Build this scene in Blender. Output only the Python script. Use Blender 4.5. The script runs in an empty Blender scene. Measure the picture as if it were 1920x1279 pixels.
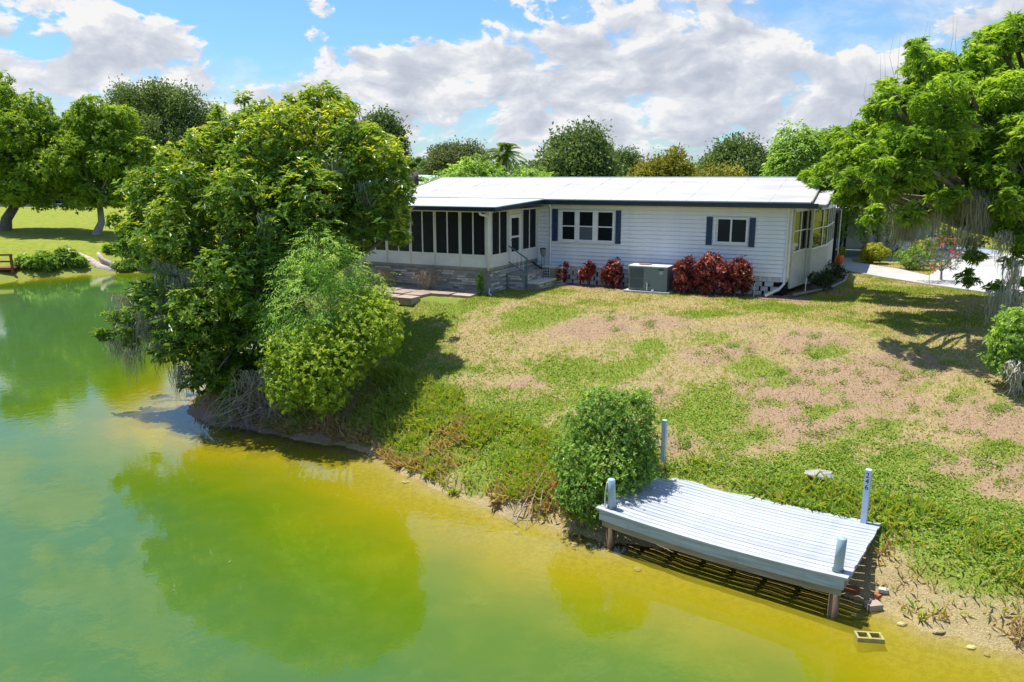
import bpy, math, random
import numpy as np
from mathutils import Vector, Matrix

R = random.Random(7)
NR = np.random.default_rng(7)
scene = bpy.context.scene
COL = scene.collection

# ------------------------------------------------------------------ camera
F_PX = 1450.0
PITCH = math.atan(305.0 / F_PX)
CAM_H = 7.0
cam_d = bpy.data.cameras.new('camera')
cam_d.sensor_width = 36.0
cam_d.lens = F_PX / 1920.0 * 36.0
cam_d.clip_start = 0.1
cam_d.clip_end = 5000.0
cam = bpy.data.objects.new('camera', cam_d)
COL.objects.link(cam)
cam.location = (0, 0, CAM_H)
cam.rotation_euler = (math.pi / 2 - PITCH, 0, 0)
scene.camera = cam

# ------------------------------------------------------------------ sun, sky, exposure
SUN_EL = math.radians(71)
SUN_AZ = math.atan2(-0.81, 0.59)          # clockwise from +Y
sun_vec = Vector((math.sin(SUN_AZ) * math.cos(SUN_EL), math.cos(SUN_AZ) * math.cos(SUN_EL), math.sin(SUN_EL)))
sd_ = bpy.data.lights.new('sun', 'SUN')
sd_.energy = 4.6
sd_.angle = math.radians(0.53)
sd_.color = (1.0, 0.95, 0.86)
sun = bpy.data.objects.new('sun', sd_)
COL.objects.link(sun)
sun.rotation_euler = (-sun_vec).to_track_quat('-Z', 'Y').to_euler()

vs = scene.view_settings
vs.view_transform = 'Standard'
vs.look = 'None'
vs.gamma = 1.0
vs.use_curve_mapping = False
vs.exposure = 0.65
scene.cycles.max_bounces = 8
scene.cycles.diffuse_bounces = 4
scene.cycles.glossy_bounces = 3
scene.cycles.transparent_max_bounces = 10
scene.cycles.caustics_reflective = False
scene.cycles.caustics_refractive = False


class NT:
    """small wrapper for building node trees"""
    def __init__(self, tree):
        self.t = tree
        tree.nodes.clear()

    def n(self, kind, ins=None, **props):
        nd = self.t.nodes.new(kind)
        for k, v in props.items():
            setattr(nd, k, v)
        for k, v in (ins or {}).items():
            self.set(nd, k, v)
        return nd

    def set(self, nd, k, v):
        sock = nd.inputs[k]
        if hasattr(v, 'is_output') or isinstance(v, bpy.types.NodeSocket):
            self.t.links.new(v, sock)
        elif isinstance(v, bpy.types.Node):
            self.t.links.new(v.outputs[0], sock)
        else:
            if sock.type == 'RGBA' and len(v) == 3:
                v = (*v, 1.0)
            sock.default_value = v

    def math(self, op, a, b=None, c=None, clamp=False):
        nd = self.t.nodes.new('ShaderNodeMath')
        nd.operation = op
        nd.use_clamp = clamp
        for i, v in enumerate((a, b, c)):
            if v is not None:
                self.set(nd, i, v)
        return nd.outputs[0]

    def vmath(self, op, a, b=None, out=0):
        nd = self.t.nodes.new('ShaderNodeVectorMath')
        nd.operation = op
        self.set(nd, 0, a)
        if b is not None:
            if op == 'SCALE':
                self.set(nd, 'Scale', b)
            else:
                self.set(nd, 1, b)
        return nd.outputs[out]

    def noise(self, vec, scale, detail=4.0, rough=0.55, out='Fac', dist=0.0):
        nd = self.n('ShaderNodeTexNoise', {'Scale': scale, 'Detail': detail, 'Roughness': rough, 'Distortion': dist})
        if vec is not None:
            self.set(nd, 'Vector', vec)
        return nd.outputs[out]

    def mix(self, fac, a, b, blend='MIX'):
        nd = self.t.nodes.new('ShaderNodeMix')
        nd.data_type = 'RGBA'
        nd.blend_type = blend
        nd.clamp_factor = True
        self.set(nd, 0, fac)
        self.set(nd, 6, a)
        self.set(nd, 7, b)
        return nd.outputs[2]

    def rng(self, v, a, b, c=0.0, d=1.0, smooth=True):
        nd = self.t.nodes.new('ShaderNodeMapRange')
        nd.interpolation_type = 'SMOOTHSTEP' if smooth else 'LINEAR'
        nd.clamp = True
        for k, x in zip(('Value', 'From Min', 'From Max', 'To Min', 'To Max'), (v, a, b, c, d)):
            self.set(nd, k, x)
        return nd.outputs[0]

    def ramp(self, fac, stops):
        nd = self.t.nodes.new('ShaderNodeValToRGB')
        cr = nd.color_ramp
        while len(cr.elements) < len(stops):
            cr.elements.new(0.5)
        for e, (p, c) in zip(cr.elements, stops):
            e.position = p
            e.color = (*c, 1.0)
        self.set(nd, 0, fac)
        return nd.outputs[0]


world = bpy.data.worlds.new('World')
scene.world = world
world.use_nodes = True
w = NT(world.node_tree)
sky = w.n('ShaderNodeTexSky', sky_type='NISHITA')
sky.sun_disc = False
sky.sun_elevation = SUN_EL
sky.sun_rotation = SUN_AZ
sky.altitude = 0.0
sky.air_density = 1.2
sky.dust_density = 0.6
sky.ozone_density = 2.0
tc = w.n('ShaderNodeTexCoord')
d = w.vmath('NORMALIZE', tc.outputs['Generated'])
sep = w.n('ShaderNodeSeparateXYZ', {0: d})
zc = sep.outputs['Z']
p0 = w.vmath('MULTIPLY', d, (1.0, 1.0, 1.9))
warp = w.vmath('SCALE', w.vmath('SUBTRACT', w.noise(p0, 5.0, 3.0, 0.5, 'Color'), (0.5, 0.5, 0.5)), 0.10)
p1 = w.vmath('ADD', p0, warp)
n_big = w.noise(w.vmath('ADD', p0, (3.1, 1.7, 0.4)), 3.6, 2.0, 0.5)
n_a = w.noise(p1, 15.0, 10.0, 0.60)
n_b = w.noise(w.vmath('ADD', p1, (-0.010, 0.003, 0.017)), 15.0, 10.0, 0.60)
n_l = w.noise(p1, 8.0, 5.0, 0.55)
n_m = w.noise(w.vmath('ADD', p1, (-0.020, 0.004, 0.034)), 8.0, 5.0, 0.55)
n_c = w.noise(w.vmath('ADD', p1, (0.9, 0.3, 0.2)), 3.0, 6.0, 0.6)
field = w.math('ADD', w.math('MULTIPLY', n_a, 0.70), w.math('MULTIPLY', n_big, 0.30))
# cloud banks and clear lanes that stand in this sky (direction, size, weight)
def sky_dir(px, py):
    u, v = (px - 960) / F_PX, (py - 639.5) / F_PX
    c, s = math.cos(PITCH), math.sin(PITCH)
    return Vector((u, c - v * s, -(s + v * c))).normalized()
BANKS = [((170, 90), .13, .075), ((280, 70), .07, .06), ((640, 150), .10, .05), ((1000, 190), .20, .075), ((1350, 200), .20, .08),
         ((1250, 60), .10, .07), ((1480, 60), .035, .08), ((1820, 30), .08, .08), ((1580, 120), .05, .06), ((780, 110), .05, .07),
         ((480, 60), .07, -.12), ((760, 30), .09, -.12), ((1600, 50), .07, -.10), ((930, 40), .05, -.06), ((420, 110), .05, -.08), ((1430, 120), .03, -.05), ((1720, 110), .05, -.06),
         ((800, 290), .09, -.09), ((1290, 300), .10, -.07), ((100, 190), .07, -.04)]
for (px, py), sig, wt in BANKS:
    dv = sky_dir(px, py)
    dist = w.vmath('DISTANCE', w.vmath('MULTIPLY', d, (1, 1, 1.7)), (dv.x, dv.y, dv.z * 1.7), out=1)
    field = w.math('ADD', field, w.rng(dist, 0.0, sig * 1.6, wt, 0.0))
th = w.rng(zc, 0.09, 0.20, 0.478, 0.545)
edge = w.rng(w.math('SUBTRACT', field, th), -0.012, 0.04)
thin = w.rng(w.math('SUBTRACT', w.math('ADD', w.math('MULTIPLY', n_c, 0.7), w.math('MULTIPLY', field, 0.3)), th), -0.05, 0.12, 0.0, 0.60)
dens = w.math('MAXIMUM', edge, thin)
low = w.rng(zc, -0.01, 0.05, 0.45, 1.0)
dens = w.math('MULTIPLY', dens, low, clamp=True)
lit = w.math('ADD', w.math('ADD', w.math('MULTIPLY', w.math('SUBTRACT', n_a, n_b), 2.8), w.math('MULTIPLY', w.math('SUBTRACT', n_l, n_m), 2.4)), 0.58)
body = w.rng(w.math('SUBTRACT', field, th), 0.03, 0.22, 0.22, -0.20)
lit = w.math('ADD', lit, body, clamp=True)
ccol = w.ramp(lit, [(0.0, (0.54, 0.585, 0.69)), (0.45, (0.66, 0.705, 0.80)), (0.8, (0.82, 0.85, 0.915)), (1.0, (1.0, 1.0, 1.0))])
tinted = w.mix(1.0, sky.outputs[0], (0.62, 0.92, 1.22), 'MULTIPLY')
bg_sky = w.n('ShaderNodeBackground', {'Color': tinted, 'Strength': 0.09})
bg_cl = w.n('ShaderNodeBackground', {'Color': ccol, 'Strength': 0.59})
msh = w.n('ShaderNodeMixShader', {0: dens, 1: bg_sky.outputs[0], 2: bg_cl.outputs[0]})
w.n('ShaderNodeOutputWorld', {'Surface': msh.outputs[0]})

# ------------------------------------------------------------------ helpers
def ray(px, py):
    u, v = (px - 960) / F_PX, (py - 639.5) / F_PX
    c, s = math.cos(PITCH), math.sin(PITCH)
    return np.array([u, c - v * s, -(s + v * c)])
def spot(px, py, z):
    """survey point: where the sight line through a photo point meets height z"""
    r = ray(px, py)
    return np.array([0, 0, CAM_H]) + r * ((z - CAM_H) / r[2])
def far(px, py, dep):
    """survey point at a given distance ahead"""
    r = ray(px, py)
    return np.array([0, 0, CAM_H]) + r * (dep / r[1])

def vnoise(x, y, seed=0):
    xi, yi = np.floor(x), np.floor(y)
    fx, fy = x - xi, y - yi
    fx, fy = fx * fx * (3 - 2 * fx), fy * fy * (3 - 2 * fy)
    def h(a, b):
        v = np.sin(a * 127.1 + b * 311.7 + seed * 74.7) * 43758.5453
        return v - np.floor(v)
    return (h(xi, yi) * (1 - fx) + h(xi + 1, yi) * fx) * (1 - fy) + (h(xi, yi + 1) * (1 - fx) + h(xi + 1, yi + 1) * fx) * fy
def fbm(x, y, seed=0, oct=4):
    r, a, t = 0, 0.5, 0
    for i in range(oct):
        r = r + a * vnoise(x * 2 ** i, y * 2 ** i, seed + i)
        t += a
        a *= .55
    return r / t
def sstep(a, b, v):
    t = np.clip((v - a) / (b - a), 0, 1)
    return t * t * (3 - 2 * t)

def tag(o, label=None, cat=None, group=None, kind=None):
    if label: o['label'] = label
    if cat: o['category'] = cat
    if group: o['group'] = group
    if kind: o['kind'] = kind
    return o
def empty(name, loc=(0, 0, 0), rz=0.0, label=None, cat=None, group=None):
    o = bpy.data.objects.new(name, None)
    o.empty_display_size = 0.2
    COL.objects.link(o)
    o.location = loc
    o.rotation_euler = (0, 0, rz)
    return tag(o, label, cat, group)
def link(name, me, parent=None, mat=None):
    if mat is not None and not me.materials:
        me.materials.append(mat)
    o = bpy.data.objects.new(name, me)
    COL.objects.link(o)
    if parent is not None:
        o.parent = parent
    return o

class MB:
    def __init__(self):
        self.v, self.f = [], []
    def add(self, vs, fs):
        b = len(self.v)
        self.v += [tuple(map(float, p)) for p in vs]
        self.f += [tuple(i + b for i in q) for q in fs]
        return self
    def box(self, x0, x1, y0, y1, z0, z1):
        vs = [(x, y, z) for z in (z0, z1) for y in (y0, y1) for x in (x0, x1)]
        return self.add(vs, [(0, 2, 3, 1), (4, 5, 7, 6), (0, 1, 5, 4), (2, 6, 7, 3), (0, 4, 6, 2), (1, 3, 7, 5)])
    def tube(self, pts, rad, n=6, cap=True):
        pts = [np.array(p, float) for p in pts]
        if not hasattr(rad, '__len__'): rad = [rad] * len(pts)
        b = len(self.v)
        m = len(pts)
        for i, p in enumerate(pts):
            t = pts[min(i + 1, m - 1)] - pts[max(i - 1, 0)]
            t = t / (np.linalg.norm(t) + 1e-9)
            a = np.array([1., 0, 0]) if abs(t[0]) < .8 else np.array([0, 1., 0])
            u = np.cross(t, a); u /= np.linalg.norm(u)
            q = np.cross(t, u)
            for k in range(n):
                an = 2 * math.pi * k / n
                self.v.append(tuple(p + rad[i] * (math.cos(an) * u + math.sin(an) * q)))
        for i in range(m - 1):
            for k in range(n):
                k2 = (k + 1) % n
                self.f.append((b + i * n + k, b + i * n + k2, b + (i + 1) * n + k2, b + (i + 1) * n + k))
        if cap:
            self.f.append(tuple(b + k for k in range(n))[::-1])
            self.f.append(tuple(b + (m - 1) * n + k for k in range(n)))
        return self
    def prism(self, poly, z0, z1):
        n = len(poly)
        vs = [(x, y, z0) for x, y in poly] + [(x, y, z1) for x, y in poly]
        fs = [tuple(range(n))[::-1], tuple(range(n, 2 * n))] + [(i, (i + 1) % n, n + (i + 1) % n, n + i) for i in range(n)]
        return self.add(vs, fs)
    def mesh(self, name, mat=None, smooth=False):
        me = bpy.data.meshes.new(name)
        me.from_pydata(self.v, [], self.f)
        if smooth:
            me.polygons.foreach_set('use_smooth', [True] * len(me.polygons))
        me.update()
        if mat: me.materials.append(mat)
        return me
    def build(self, name, mat, parent=None, smooth=False):
        return link(name, self.mesh(name, mat, smooth), parent)
def part_box(name, parent, mat, x0, x1, y0, y1, z0, z1):
    return MB().box(min(x0, x1), max(x0, x1), min(y0, y1), max(y0, y1), min(z0, z1), max(z0, z1)).build(name, mat, parent)

def np_mesh(name, verts, faces, mat, parent=None, smooth=False, attrs=None, fattrs=None):
    """fast mesh from arrays: verts (N,3), faces (M,k)"""
    verts = np.asarray(verts, np.float32)
    faces = np.asarray(faces, np.int32)
    me = bpy.data.meshes.new(name)
    m, k = faces.shape
    me.vertices.add(len(verts)); me.vertices.foreach_set('co', verts.ravel())
    me.loops.add(m * k); me.loops.foreach_set('vertex_index', faces.ravel())
    me.polygons.add(m)
    me.polygons.foreach_set('loop_start', np.arange(0, m * k, k, dtype=np.int32))
    me.polygons.foreach_set('loop_total', np.full(m, k, np.int32))
    me.polygons.foreach_set('use_smooth', np.full(m, smooth))
    me.update(calc_edges=True)
    for an, av in (attrs or {}).items():
        a = me.attributes.new(an, 'FLOAT', 'POINT'); a.data.foreach_set('value', np.asarray(av, np.float32))
    for an, av in (fattrs or {}).items():
        a = me.attributes.new(an, 'FLOAT', 'FACE'); a.data.foreach_set('value', np.asarray(av, np.float32))
    me.materials.append(mat)
    return link(name, me, parent)

# ------------------------------------------------------------------ materials
def new_mat(name):
    m = bpy.data.materials.new(name)
    m.use_nodes = True
    return m, NT(m.node_tree)
def plain(name, c0, c1=None, rough=0.6, scale=6.0, bump=0.0, bscale=40.0, spec=0.4, metal=0.0, stretch=(1, 1, 1), vary=0.0, grime=0.0):
    """painted or raw surface: two tones by noise, fine relief, optional tone per object and weather stains"""
    m, t = new_mat(name)
    tcn = t.n('ShaderNodeTexCoord')
    co = t.vmath('MULTIPLY', tcn.outputs['Object'], stretch)
    c1 = c1 or tuple(x * 0.86 for x in c0)
    col = t.mix(t.rng(t.noise(co, scale, 5.0, 0.6), 0.3, 0.7), c0, c1)
    if grime:
        g = t.rng(t.noise(t.vmath('MULTIPLY', tcn.outputs['Object'], (3.0, 3.0, 0.7)), 1.6, 6.0, 0.65), 0.5, 0.75, 0.0, grime)
        col = t.mix(g, col, (0.25, 0.24, 0.19))
    if vary:
        oi = t.n('ShaderNodeObjectInfo')
        col = t.mix(1.0, col, t.ramp(oi.outputs['Random'], [(0, (1 - vary,) * 3), (1, (1 + vary * .4,) * 3)]), 'MULTIPLY')
    b = t.n('ShaderNodeBsdfPrincipled', {'Base Color': col, 'Roughness': rough, 'Specular IOR Level': spec, 'Metallic': metal})
    if bump:
        bp = t.n('ShaderNodeBump', {'Strength': bump, 'Distance': 0.02, 'Height': t.noise(co, bscale, 4.0)})
        t.set(b, 'Normal', bp.outputs[0])
    t.n('ShaderNodeOutputMaterial', {'Surface': b.outputs[0]})
    return m
LEAF_GAIN = 1.5
def leafy(name, c0, c1, c2, rough=0.45, trans=0.3, spec=0.35):
    m, t = new_mat(name)
    at = t.n('ShaderNodeAttribute', attribute_name='tint')
    c0, c1, c2 = (tuple(min(.8, x * LEAF_GAIN) for x in c) for c in (c0, c1, c2))
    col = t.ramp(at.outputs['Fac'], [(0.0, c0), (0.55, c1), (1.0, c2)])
    b = t.n('ShaderNodeBsdfPrincipled', {'Base Color': col, 'Roughness': rough, 'Specular IOR Level': spec})
    tr = t.n('ShaderNodeBsdfTranslucent', {'Color': t.mix(1.0, col, (1.5, 1.35, 0.55), 'MULTIPLY')})
    mx = t.n('ShaderNodeMixShader', {0: min(.55, trans + .10), 1: b.outputs[0], 2: tr.outputs[0]})
    t.n('ShaderNodeOutputMaterial', {'Surface': mx.outputs[0]})
    return m

M = {}
M['roof'] = plain('white_roof_coating', (0.52, 0.51, 0.525), (0.37, 0.36, 0.375), 0.55, 0.9, 0.05, 18, stretch=(0.45, 1.6, 1), grime=0.10)
M['fascia'] = plain('navy_aluminium', (0.012, 0.022, 0.034), (0.018, 0.032, 0.045), 0.4, 3)
M['flash'] = plain('grey_flashing', (0.36, 0.44, 0.46), (0.28, 0.35, 0.37), 0.45, 5)
M['siding'] = plain('white_vinyl_siding', (0.83, 0.84, 0.87), (0.77, 0.785, 0.83), 0.45, 1.5, 0.03, 30, grime=0.10)
M['white'] = plain('white_aluminium', (0.80, 0.81, 0.83), (0.72, 0.73, 0.76), 0.4, 4, grime=0.08)
M['cream'] = plain('cream_panel', (0.70, 0.69, 0.63), (0.62, 0.61, 0.56), 0.5, 3, grime=0.12)
M['shutter'] = plain('navy_shutter', (0.018, 0.038, 0.085), (0.028, 0.055, 0.11), 0.5, 8)
M['soffit'] = plain('cream_soffit', (0.66, 0.64, 0.56), (0.58, 0.56, 0.5), 0.6, 4)
M['trim'] = plain('grey_trim', (0.34, 0.34, 0.30), (0.26, 0.26, 0.23), 0.7, 4)
M['skirt'] = plain('grey_skirting', (0.32, 0.315, 0.305), (0.23, 0.225, 0.22), 0.8, 4, 0.2, 30)
M['stone'] = plain('pale_stone', (0.66, 0.655, 0.64), (0.50, 0.49, 0.485), 0.8, 5, 0.3, 40, vary=0.45)
M['block'] = plain('painted_block', (0.62, 0.63, 0.66), (0.50, 0.51, 0.53), 0.8, 5, 0.2, 50, vary=0.15, grime=0.2)
M['dark'] = plain('dark_void', (0.012, 0.012, 0.013), rough=0.9)
M['iron'] = plain('black_iron', (0.012, 0.012, 0.014), (0.02, 0.02, 0.022), 0.45, 8)
M['rail'] = plain('blue_grey_rail', (0.10, 0.17, 0.20), (0.07, 0.13, 0.16), 0.4, 6)
M['acgrey'] = plain('grey_sheet_metal', (0.155, 0.205, 0.22), (0.125, 0.17, 0.185), 0.4, 2, grime=0.15)
M['acgrille'] = plain('dark_coil', (0.035, 0.06, 0.075), (0.05, 0.08, 0.095), 0.5, 20)
M['beige'] = plain('beige_enamel', (0.62, 0.60, 0.50), (0.55, 0.53, 0.44), 0.4, 3)
M['tan'] = plain('tan_grille', (0.30, 0.27, 0.19), (0.22, 0.2, 0.14), 0.6, 30)
M['concrete'] = plain('pale_concrete', (0.47, 0.46, 0.44), (0.37, 0.36, 0.34), 0.85, 1.2, 0.2, 60, grime=0.25)
M['patio'] = plain('pinkish_paving', (0.46, 0.36, 0.29), (0.33, 0.26, 0.21), 0.9, 3.0, 0.5, 25, vary=0.25, grime=0.4)
M['brick'] = plain('orange_brick', (0.42, 0.13, 0.05), (0.32, 0.11, 0.05), 0.85, 8, 0.3, 40, vary=0.3)
M['cinder'] = plain('wet_cinder_block', (0.42, 0.36, 0.14), (0.30, 0.26, 0.09), 0.8, 8, 0.3, 40)
M['bark'] = plain('grey_bark', (0.19, 0.17, 0.14), (0.10, 0.085, 0.07), 0.9, 8, 0.8, 14, stretch=(1, 1, 0.25))
M['palebark'] = plain('pale_bark', (0.36, 0.34, 0.30), (0.24, 0.22, 0.19), 0.9, 6, 0.6, 12, stretch=(1, 1, 0.3))
M['deadwood'] = plain('bleached_deadwood', (0.52, 0.46, 0.41), (0.34, 0.26, 0.21), 0.85, 5, 0.6, 20)
M['twig'] = plain('grey_twig', (0.38, 0.34, 0.31), (0.25, 0.22, 0.20), 0.9, 6)
M['redwood'] = plain('red_brown_paint', (0.20, 0.065, 0.035), (0.13, 0.045, 0.03), 0.6, 5)
M['deck'] = plain('grey_painted_deck', (0.47, 0.50, 0.55), (0.33, 0.36, 0.41), 0.6, 2.2, 0.25, 30, stretch=(0.35, 6, 6), vary=0.16, grime=0.35)
M['deckface'] = plain('worn_blue_grey_beam', (0.44, 0.53, 0.58), (0.26, 0.33, 0.36), 0.65, 2.0, 0.3, 25, stretch=(0.4, 3, 6), grime=0.35)
M['rawwood'] = plain('raw_treated_timber', (0.34, 0.30, 0.23), (0.22, 0.19, 0.14), 0.85, 3, 0.4, 20, stretch=(0.5, 3, 5))
M['pile'] = plain('brown_pile', (0.22, 0.15, 0.085), (0.10, 0.065, 0.04), 0.8, 4, 0.5, 20, stretch=(3, 3, 0.6))
M['pilecap'] = plain('blue_grey_pile_paint', (0.38, 0.50, 0.60), (0.28, 0.38, 0.47), 0.5, 3, 0.15, 20, stretch=(3, 3, 0.6), grime=0.25)
M['post'] = plain('pale_blue_post_paint', (0.56, 0.66, 0.80), (0.48, 0.58, 0.72), 0.5, 4, grime=0.1)
M['ink'] = plain('black_numerals', (0.008, 0.008, 0.01), rough=0.5)
M['rope'] = plain('white_rope', (0.7, 0.7, 0.66), rough=0.8)
M['mulch'] = plain('red_brown_mulch', (0.27, 0.17, 0.13), (0.16, 0.10, 0.08), 0.95, 14, 0.8, 50)
M['orange'] = plain('orange_ceramic', (0.75, 0.16, 0.03), (0.65, 0.13, 0.02), 0.35, 6)
M['greywall'] = plain('grey_carport_wall', (0.42, 0.43, 0.43), (0.36, 0.37, 0.37), 0.7, 1.5, grime=0.1)
M['greenroof'] = plain('pale_green_metal_roof', (0.40, 0.52, 0.48), (0.33, 0.44, 0.41), 0.5, 2)
M['moss'] = leafy('spanish_moss', (0.19, 0.19, 0.14), (0.27, 0.27, 0.205), (0.35, 0.35, 0.285), 0.9, -0.02, 0.05)
def glassy(name, c, rough=0.03, spec=.5):
    m, t = new_mat(name)
    b = t.n('ShaderNodeBsdfPrincipled', {'Base Color': c, 'Roughness': rough, 'Specular IOR Level': spec})
    t.n('ShaderNodeOutputMaterial', {'Surface': b.outputs[0]})
    return m
M['glass'] = glassy('dark_window_glass', (0.010, 0.015, 0.018), 0.03, .16)
M['blind'] = glassy('window_glass_over_grey_blind', (0.10, 0.12, 0.15), 0.05)
def screen_mat():
    m, t = new_mat('charcoal_insect_screen')
    b = t.n('ShaderNodeBsdfPrincipled', {'Base Color': (0.011, 0.014, 0.017), 'Roughness': 0.5, 'Specular IOR Level': 0.15})
    tr = t.n('ShaderNodeBsdfTransparent', {'Color': (1, 1, 1)})
    mx = t.n('ShaderNodeMixShader', {0: 0.14, 1: b.outputs[0], 2: tr.outputs[0]})
    t.n('ShaderNodeOutputMaterial', {'Surface': mx.outputs[0]})
    return m
M['screen'] = screen_mat()

# ------------------------------------------------------------------ terrain
SHORE = [(60, -40), (30, -8), (18, 3.5), (12, 7.6), (9, 9.4), (7.63, 10.3), (6.56, 11.0), (6.0, 11.75), (5.0, 12.6), (3.6, 13.5), (2.2, 14.0), (1.07, 14.4), (.45, 15.05),
         (-.7, 15.9), (-2, 17.0), (-3.25, 18.6), (-4.6, 19.8), (-5.87, 20.3), (-7, 20.8), (-8.6, 21.5), (-9.8, 22.5), (-10.3, 24.0), (-10.3, 27), (-10.6, 31), (-12, 37), (-13, 45),
         (-17, 54), (-23, 59), (-29.3, 59.6), (-33.1, 57.6), (-36, 54.2), (-42, 51), (-55, 47), (-80, 46), (-200, 60)]
WATER_POLY = np.array(SHORE + [(-200, -160), (60, -160)])
def shore_sd(X, Y):
    """distance to the shoreline, positive on land"""
    best = np.full(X.shape, 1e9)
    inside = np.zeros(X.shape, bool)
    n = len(WATER_POLY)
    for i in range(n):
        a, b = WATER_POLY[i], WATER_POLY[(i + 1) % n]
        e = b - a
        t = np.clip(((X - a[0]) * e[0] + (Y - a[1]) * e[1]) / (e @ e), 0, 1)
        best = np.minimum(best, np.hypot(X - a[0] - t * e[0], Y - a[1] - t * e[1]))
        c = ((a[1] > Y) != (b[1] > Y))
        with np.errstate(divide='ignore', invalid='ignore'):
            xi = a[0] + (Y - a[1]) / (e[1] if e[1] != 0 else 1e-9) * e[0]
        inside ^= c & (X < xi)
    return np.where(inside, -best, best)
HO = np.array([9.707, 27.141])           # house front right corner
HA = math.atan2(-.4446, .8957)           # house heading
ER, EB = np.array([math.cos(HA), math.sin(HA)]), np.array([-math.sin(HA), math.cos(HA)])
def to_house(X, Y):
    dx, dy = X - HO[0], Y - HO[1]
    return dx * ER[0] + dy * ER[1], dx * EB[0] + dy * EB[1]
def hw(x, y, z=0.0):
    p = HO + ER * x + EB * y
    return np.array([p[0], p[1], z])
def ground(X, Y):
    X, Y = np.asarray(X, float), np.asarray(Y, float)
    sd = shore_sd(X, Y) + (fbm(X * .9, Y * .9, 3) - .5) * .7
    near = np.interp(sd, [0, .4, 1.2, 2.5, 5, 8, 11, 14], [0, .2, .62, 1.0, 1.70, 2.36, 2.75, 2.9])
    farp = np.interp(sd, [0, .5, 2, 4, 15, 50], [0, .4, 1.1, 1.5, 2.3, 3.3])
    k = sstep(38, 50, Y) * sstep(-6, -14, X)
    land = near * (1 - k) + farp * k
    hx, hy = to_house(X, Y)
    dx = np.maximum(np.maximum(-17.6 - hx, hx - 3.0), 0)
    dy = np.maximum(np.maximum(-5.6 - hy, hy - 30), 0)
    pad = 2.9 - .30 * np.maximum(np.hypot(dx, dy) - .3, 0)
    land = np.maximum(land, np.minimum(pad, .75 * np.maximum(sd, 0)))
    bed = -np.interp(-sd, [0, 1, 3, 6, 12, 40], [0, .13, .55, 1.7, 2.6, 4])
    bumps = (fbm(X * 1.3, Y * 1.3, 11) - .5) * .16 * sstep(0, 2, sd) * (1 - .75 * sstep(2.6, 2.9, land)) + (fbm(X * 5, Y * 5, 21) - .5) * .04
    far_roll = (fbm(X * .02, Y * .02, 5) - .5) * 1.2 * sstep(60, 140, np.hypot(X, Y))
    return np.where(sd > 0, land, bed) + bumps + far_roll * (sd > 0)
def gz(x, y):
    return float(ground(np.array([x]), np.array([y]))[0])
def gspot(px, py, z=2.5):
    """survey point on the ground under a photo point"""
    for _ in range(25):
        p = spot(px, py, z)
        z = .6 * z + .4 * gz(p[0], p[1])
    p = spot(px, py, z)
    return np.array([p[0], p[1], gz(p[0], p[1])])

def axis_grid(lo, hi, step, outer):
    core = np.arange(lo, hi + 1e-6, step)
    a, b, out_l, out_r, s = lo, hi, [], [], step
    while b < outer or a > -outer:
        s *= 1.17
        a -= s; b += s
        out_l.append(a); out_r.append(b)
    return np.array(out_l[::-1] + list(core) + out_r)
gx = axis_grid(-12, 19, .13, 1600)
gy = axis_grid(8, 34, .13, 1600)
GX, GY = np.meshgrid(gx, gy)
GZ = ground(GX, GY)
SDG = shore_sd(GX, GY)
def grid_faces(nx, ny):
    i = np.arange(nx * ny).reshape(ny, nx)
    return np.stack([i[:-1, :-1], i[:-1, 1:], i[1:, 1:], i[1:, :-1]], -1).reshape(-1, 4)

# worn and green places on the lawn: photo point, size across and along (m), strength
BARE = [(1500, 740, 2.0, 1.2, 1.), (1440, 800, 1.2, .9, 1.), (1560, 800, 1.4, .7, .9), (1620, 700, 1.5, .8, .8), (1350, 655, 1.3, .6, .9), (1520, 640, 1.6, .7, .7), (1700, 690, 1.4, .7, .8), (1850, 790, 1.2, .8, .9),
        (1800, 880, 1.6, .7, .8), (1880, 900, 1.0, .6, .8), (1100, 615, 2.2, .7, .8), (1250, 600, 1.3, .5, .8), (980, 720, .8, .4, .9), (1230, 740, 1.0, .5, .8), (830, 760, 1.1, .35, .9), (900, 800, .9, .3, .7), (1270, 830, .6, .4, .8),
        (1120, 540, 2.4, .5, .35), (1590, 590, 1.0, .6, .6), (1760, 620, 1.2, .6, .6), (880, 650, 1.0, .7, .45), (1380, 880, .5, .4, .7), (1000, 640, .9, .4, .5), (1640, 760, 1.6, .8, .8), (1720, 840, .8, .5, .6), (1500, 850, .6, .3, .6), (1900, 960, .5, .4, .5), (1390, 610, 1.2, .4, .5)]
GREEN = [(1030, 590, 1.0, .5, 1.), (1330, 770, .9, .9, 1.), (1050, 685, 1.2, .5, .8), (1340, 640, .9, .35, .8), (1420, 690, .7, .35, .9), (1180, 690, .9, .4, .6), (930, 765, 1.2, .5, .8), (860, 815, 1.6, .7, .9), (980, 850, 1.2, .7, 1.), (770, 640, .6, .8, .8),
         (1320, 590, .8, .3, .9), (1450, 575, 1.0, .4, .7), (900, 540, 1.6, .5, .7), (1100, 528, 3.0, .3, .6), (1400, 545, 3.2, .3, .7), (1560, 560, 1.2, .5, .7), (1700, 545, 2.0, .6, .8), (1430, 880, 1.8, .6, .9), (1380, 830, .8, .4, .8), (1580, 930, 2.0, .6, .9),
         (1700, 920, 1.2, .5, .8), (1650, 1000, 1.2, .6, 1.), (1780, 1000, 1.8, .7, 1.), (1880, 1060, 1.2, .6, .9), (1540, 770, .35, .18, .9), (1450, 720, .3, .16, .9), (1680, 860, .9, .3, .7), (1640, 810, .8, .3, .6), (1550, 660, .5, .2, .8), (1860, 840, .5, .25, .8), (820, 580, 1.2, .6, .7), (1700, 600, 2.2, .8, .5), (1220, 650, .5, .3, .5)]
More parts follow.
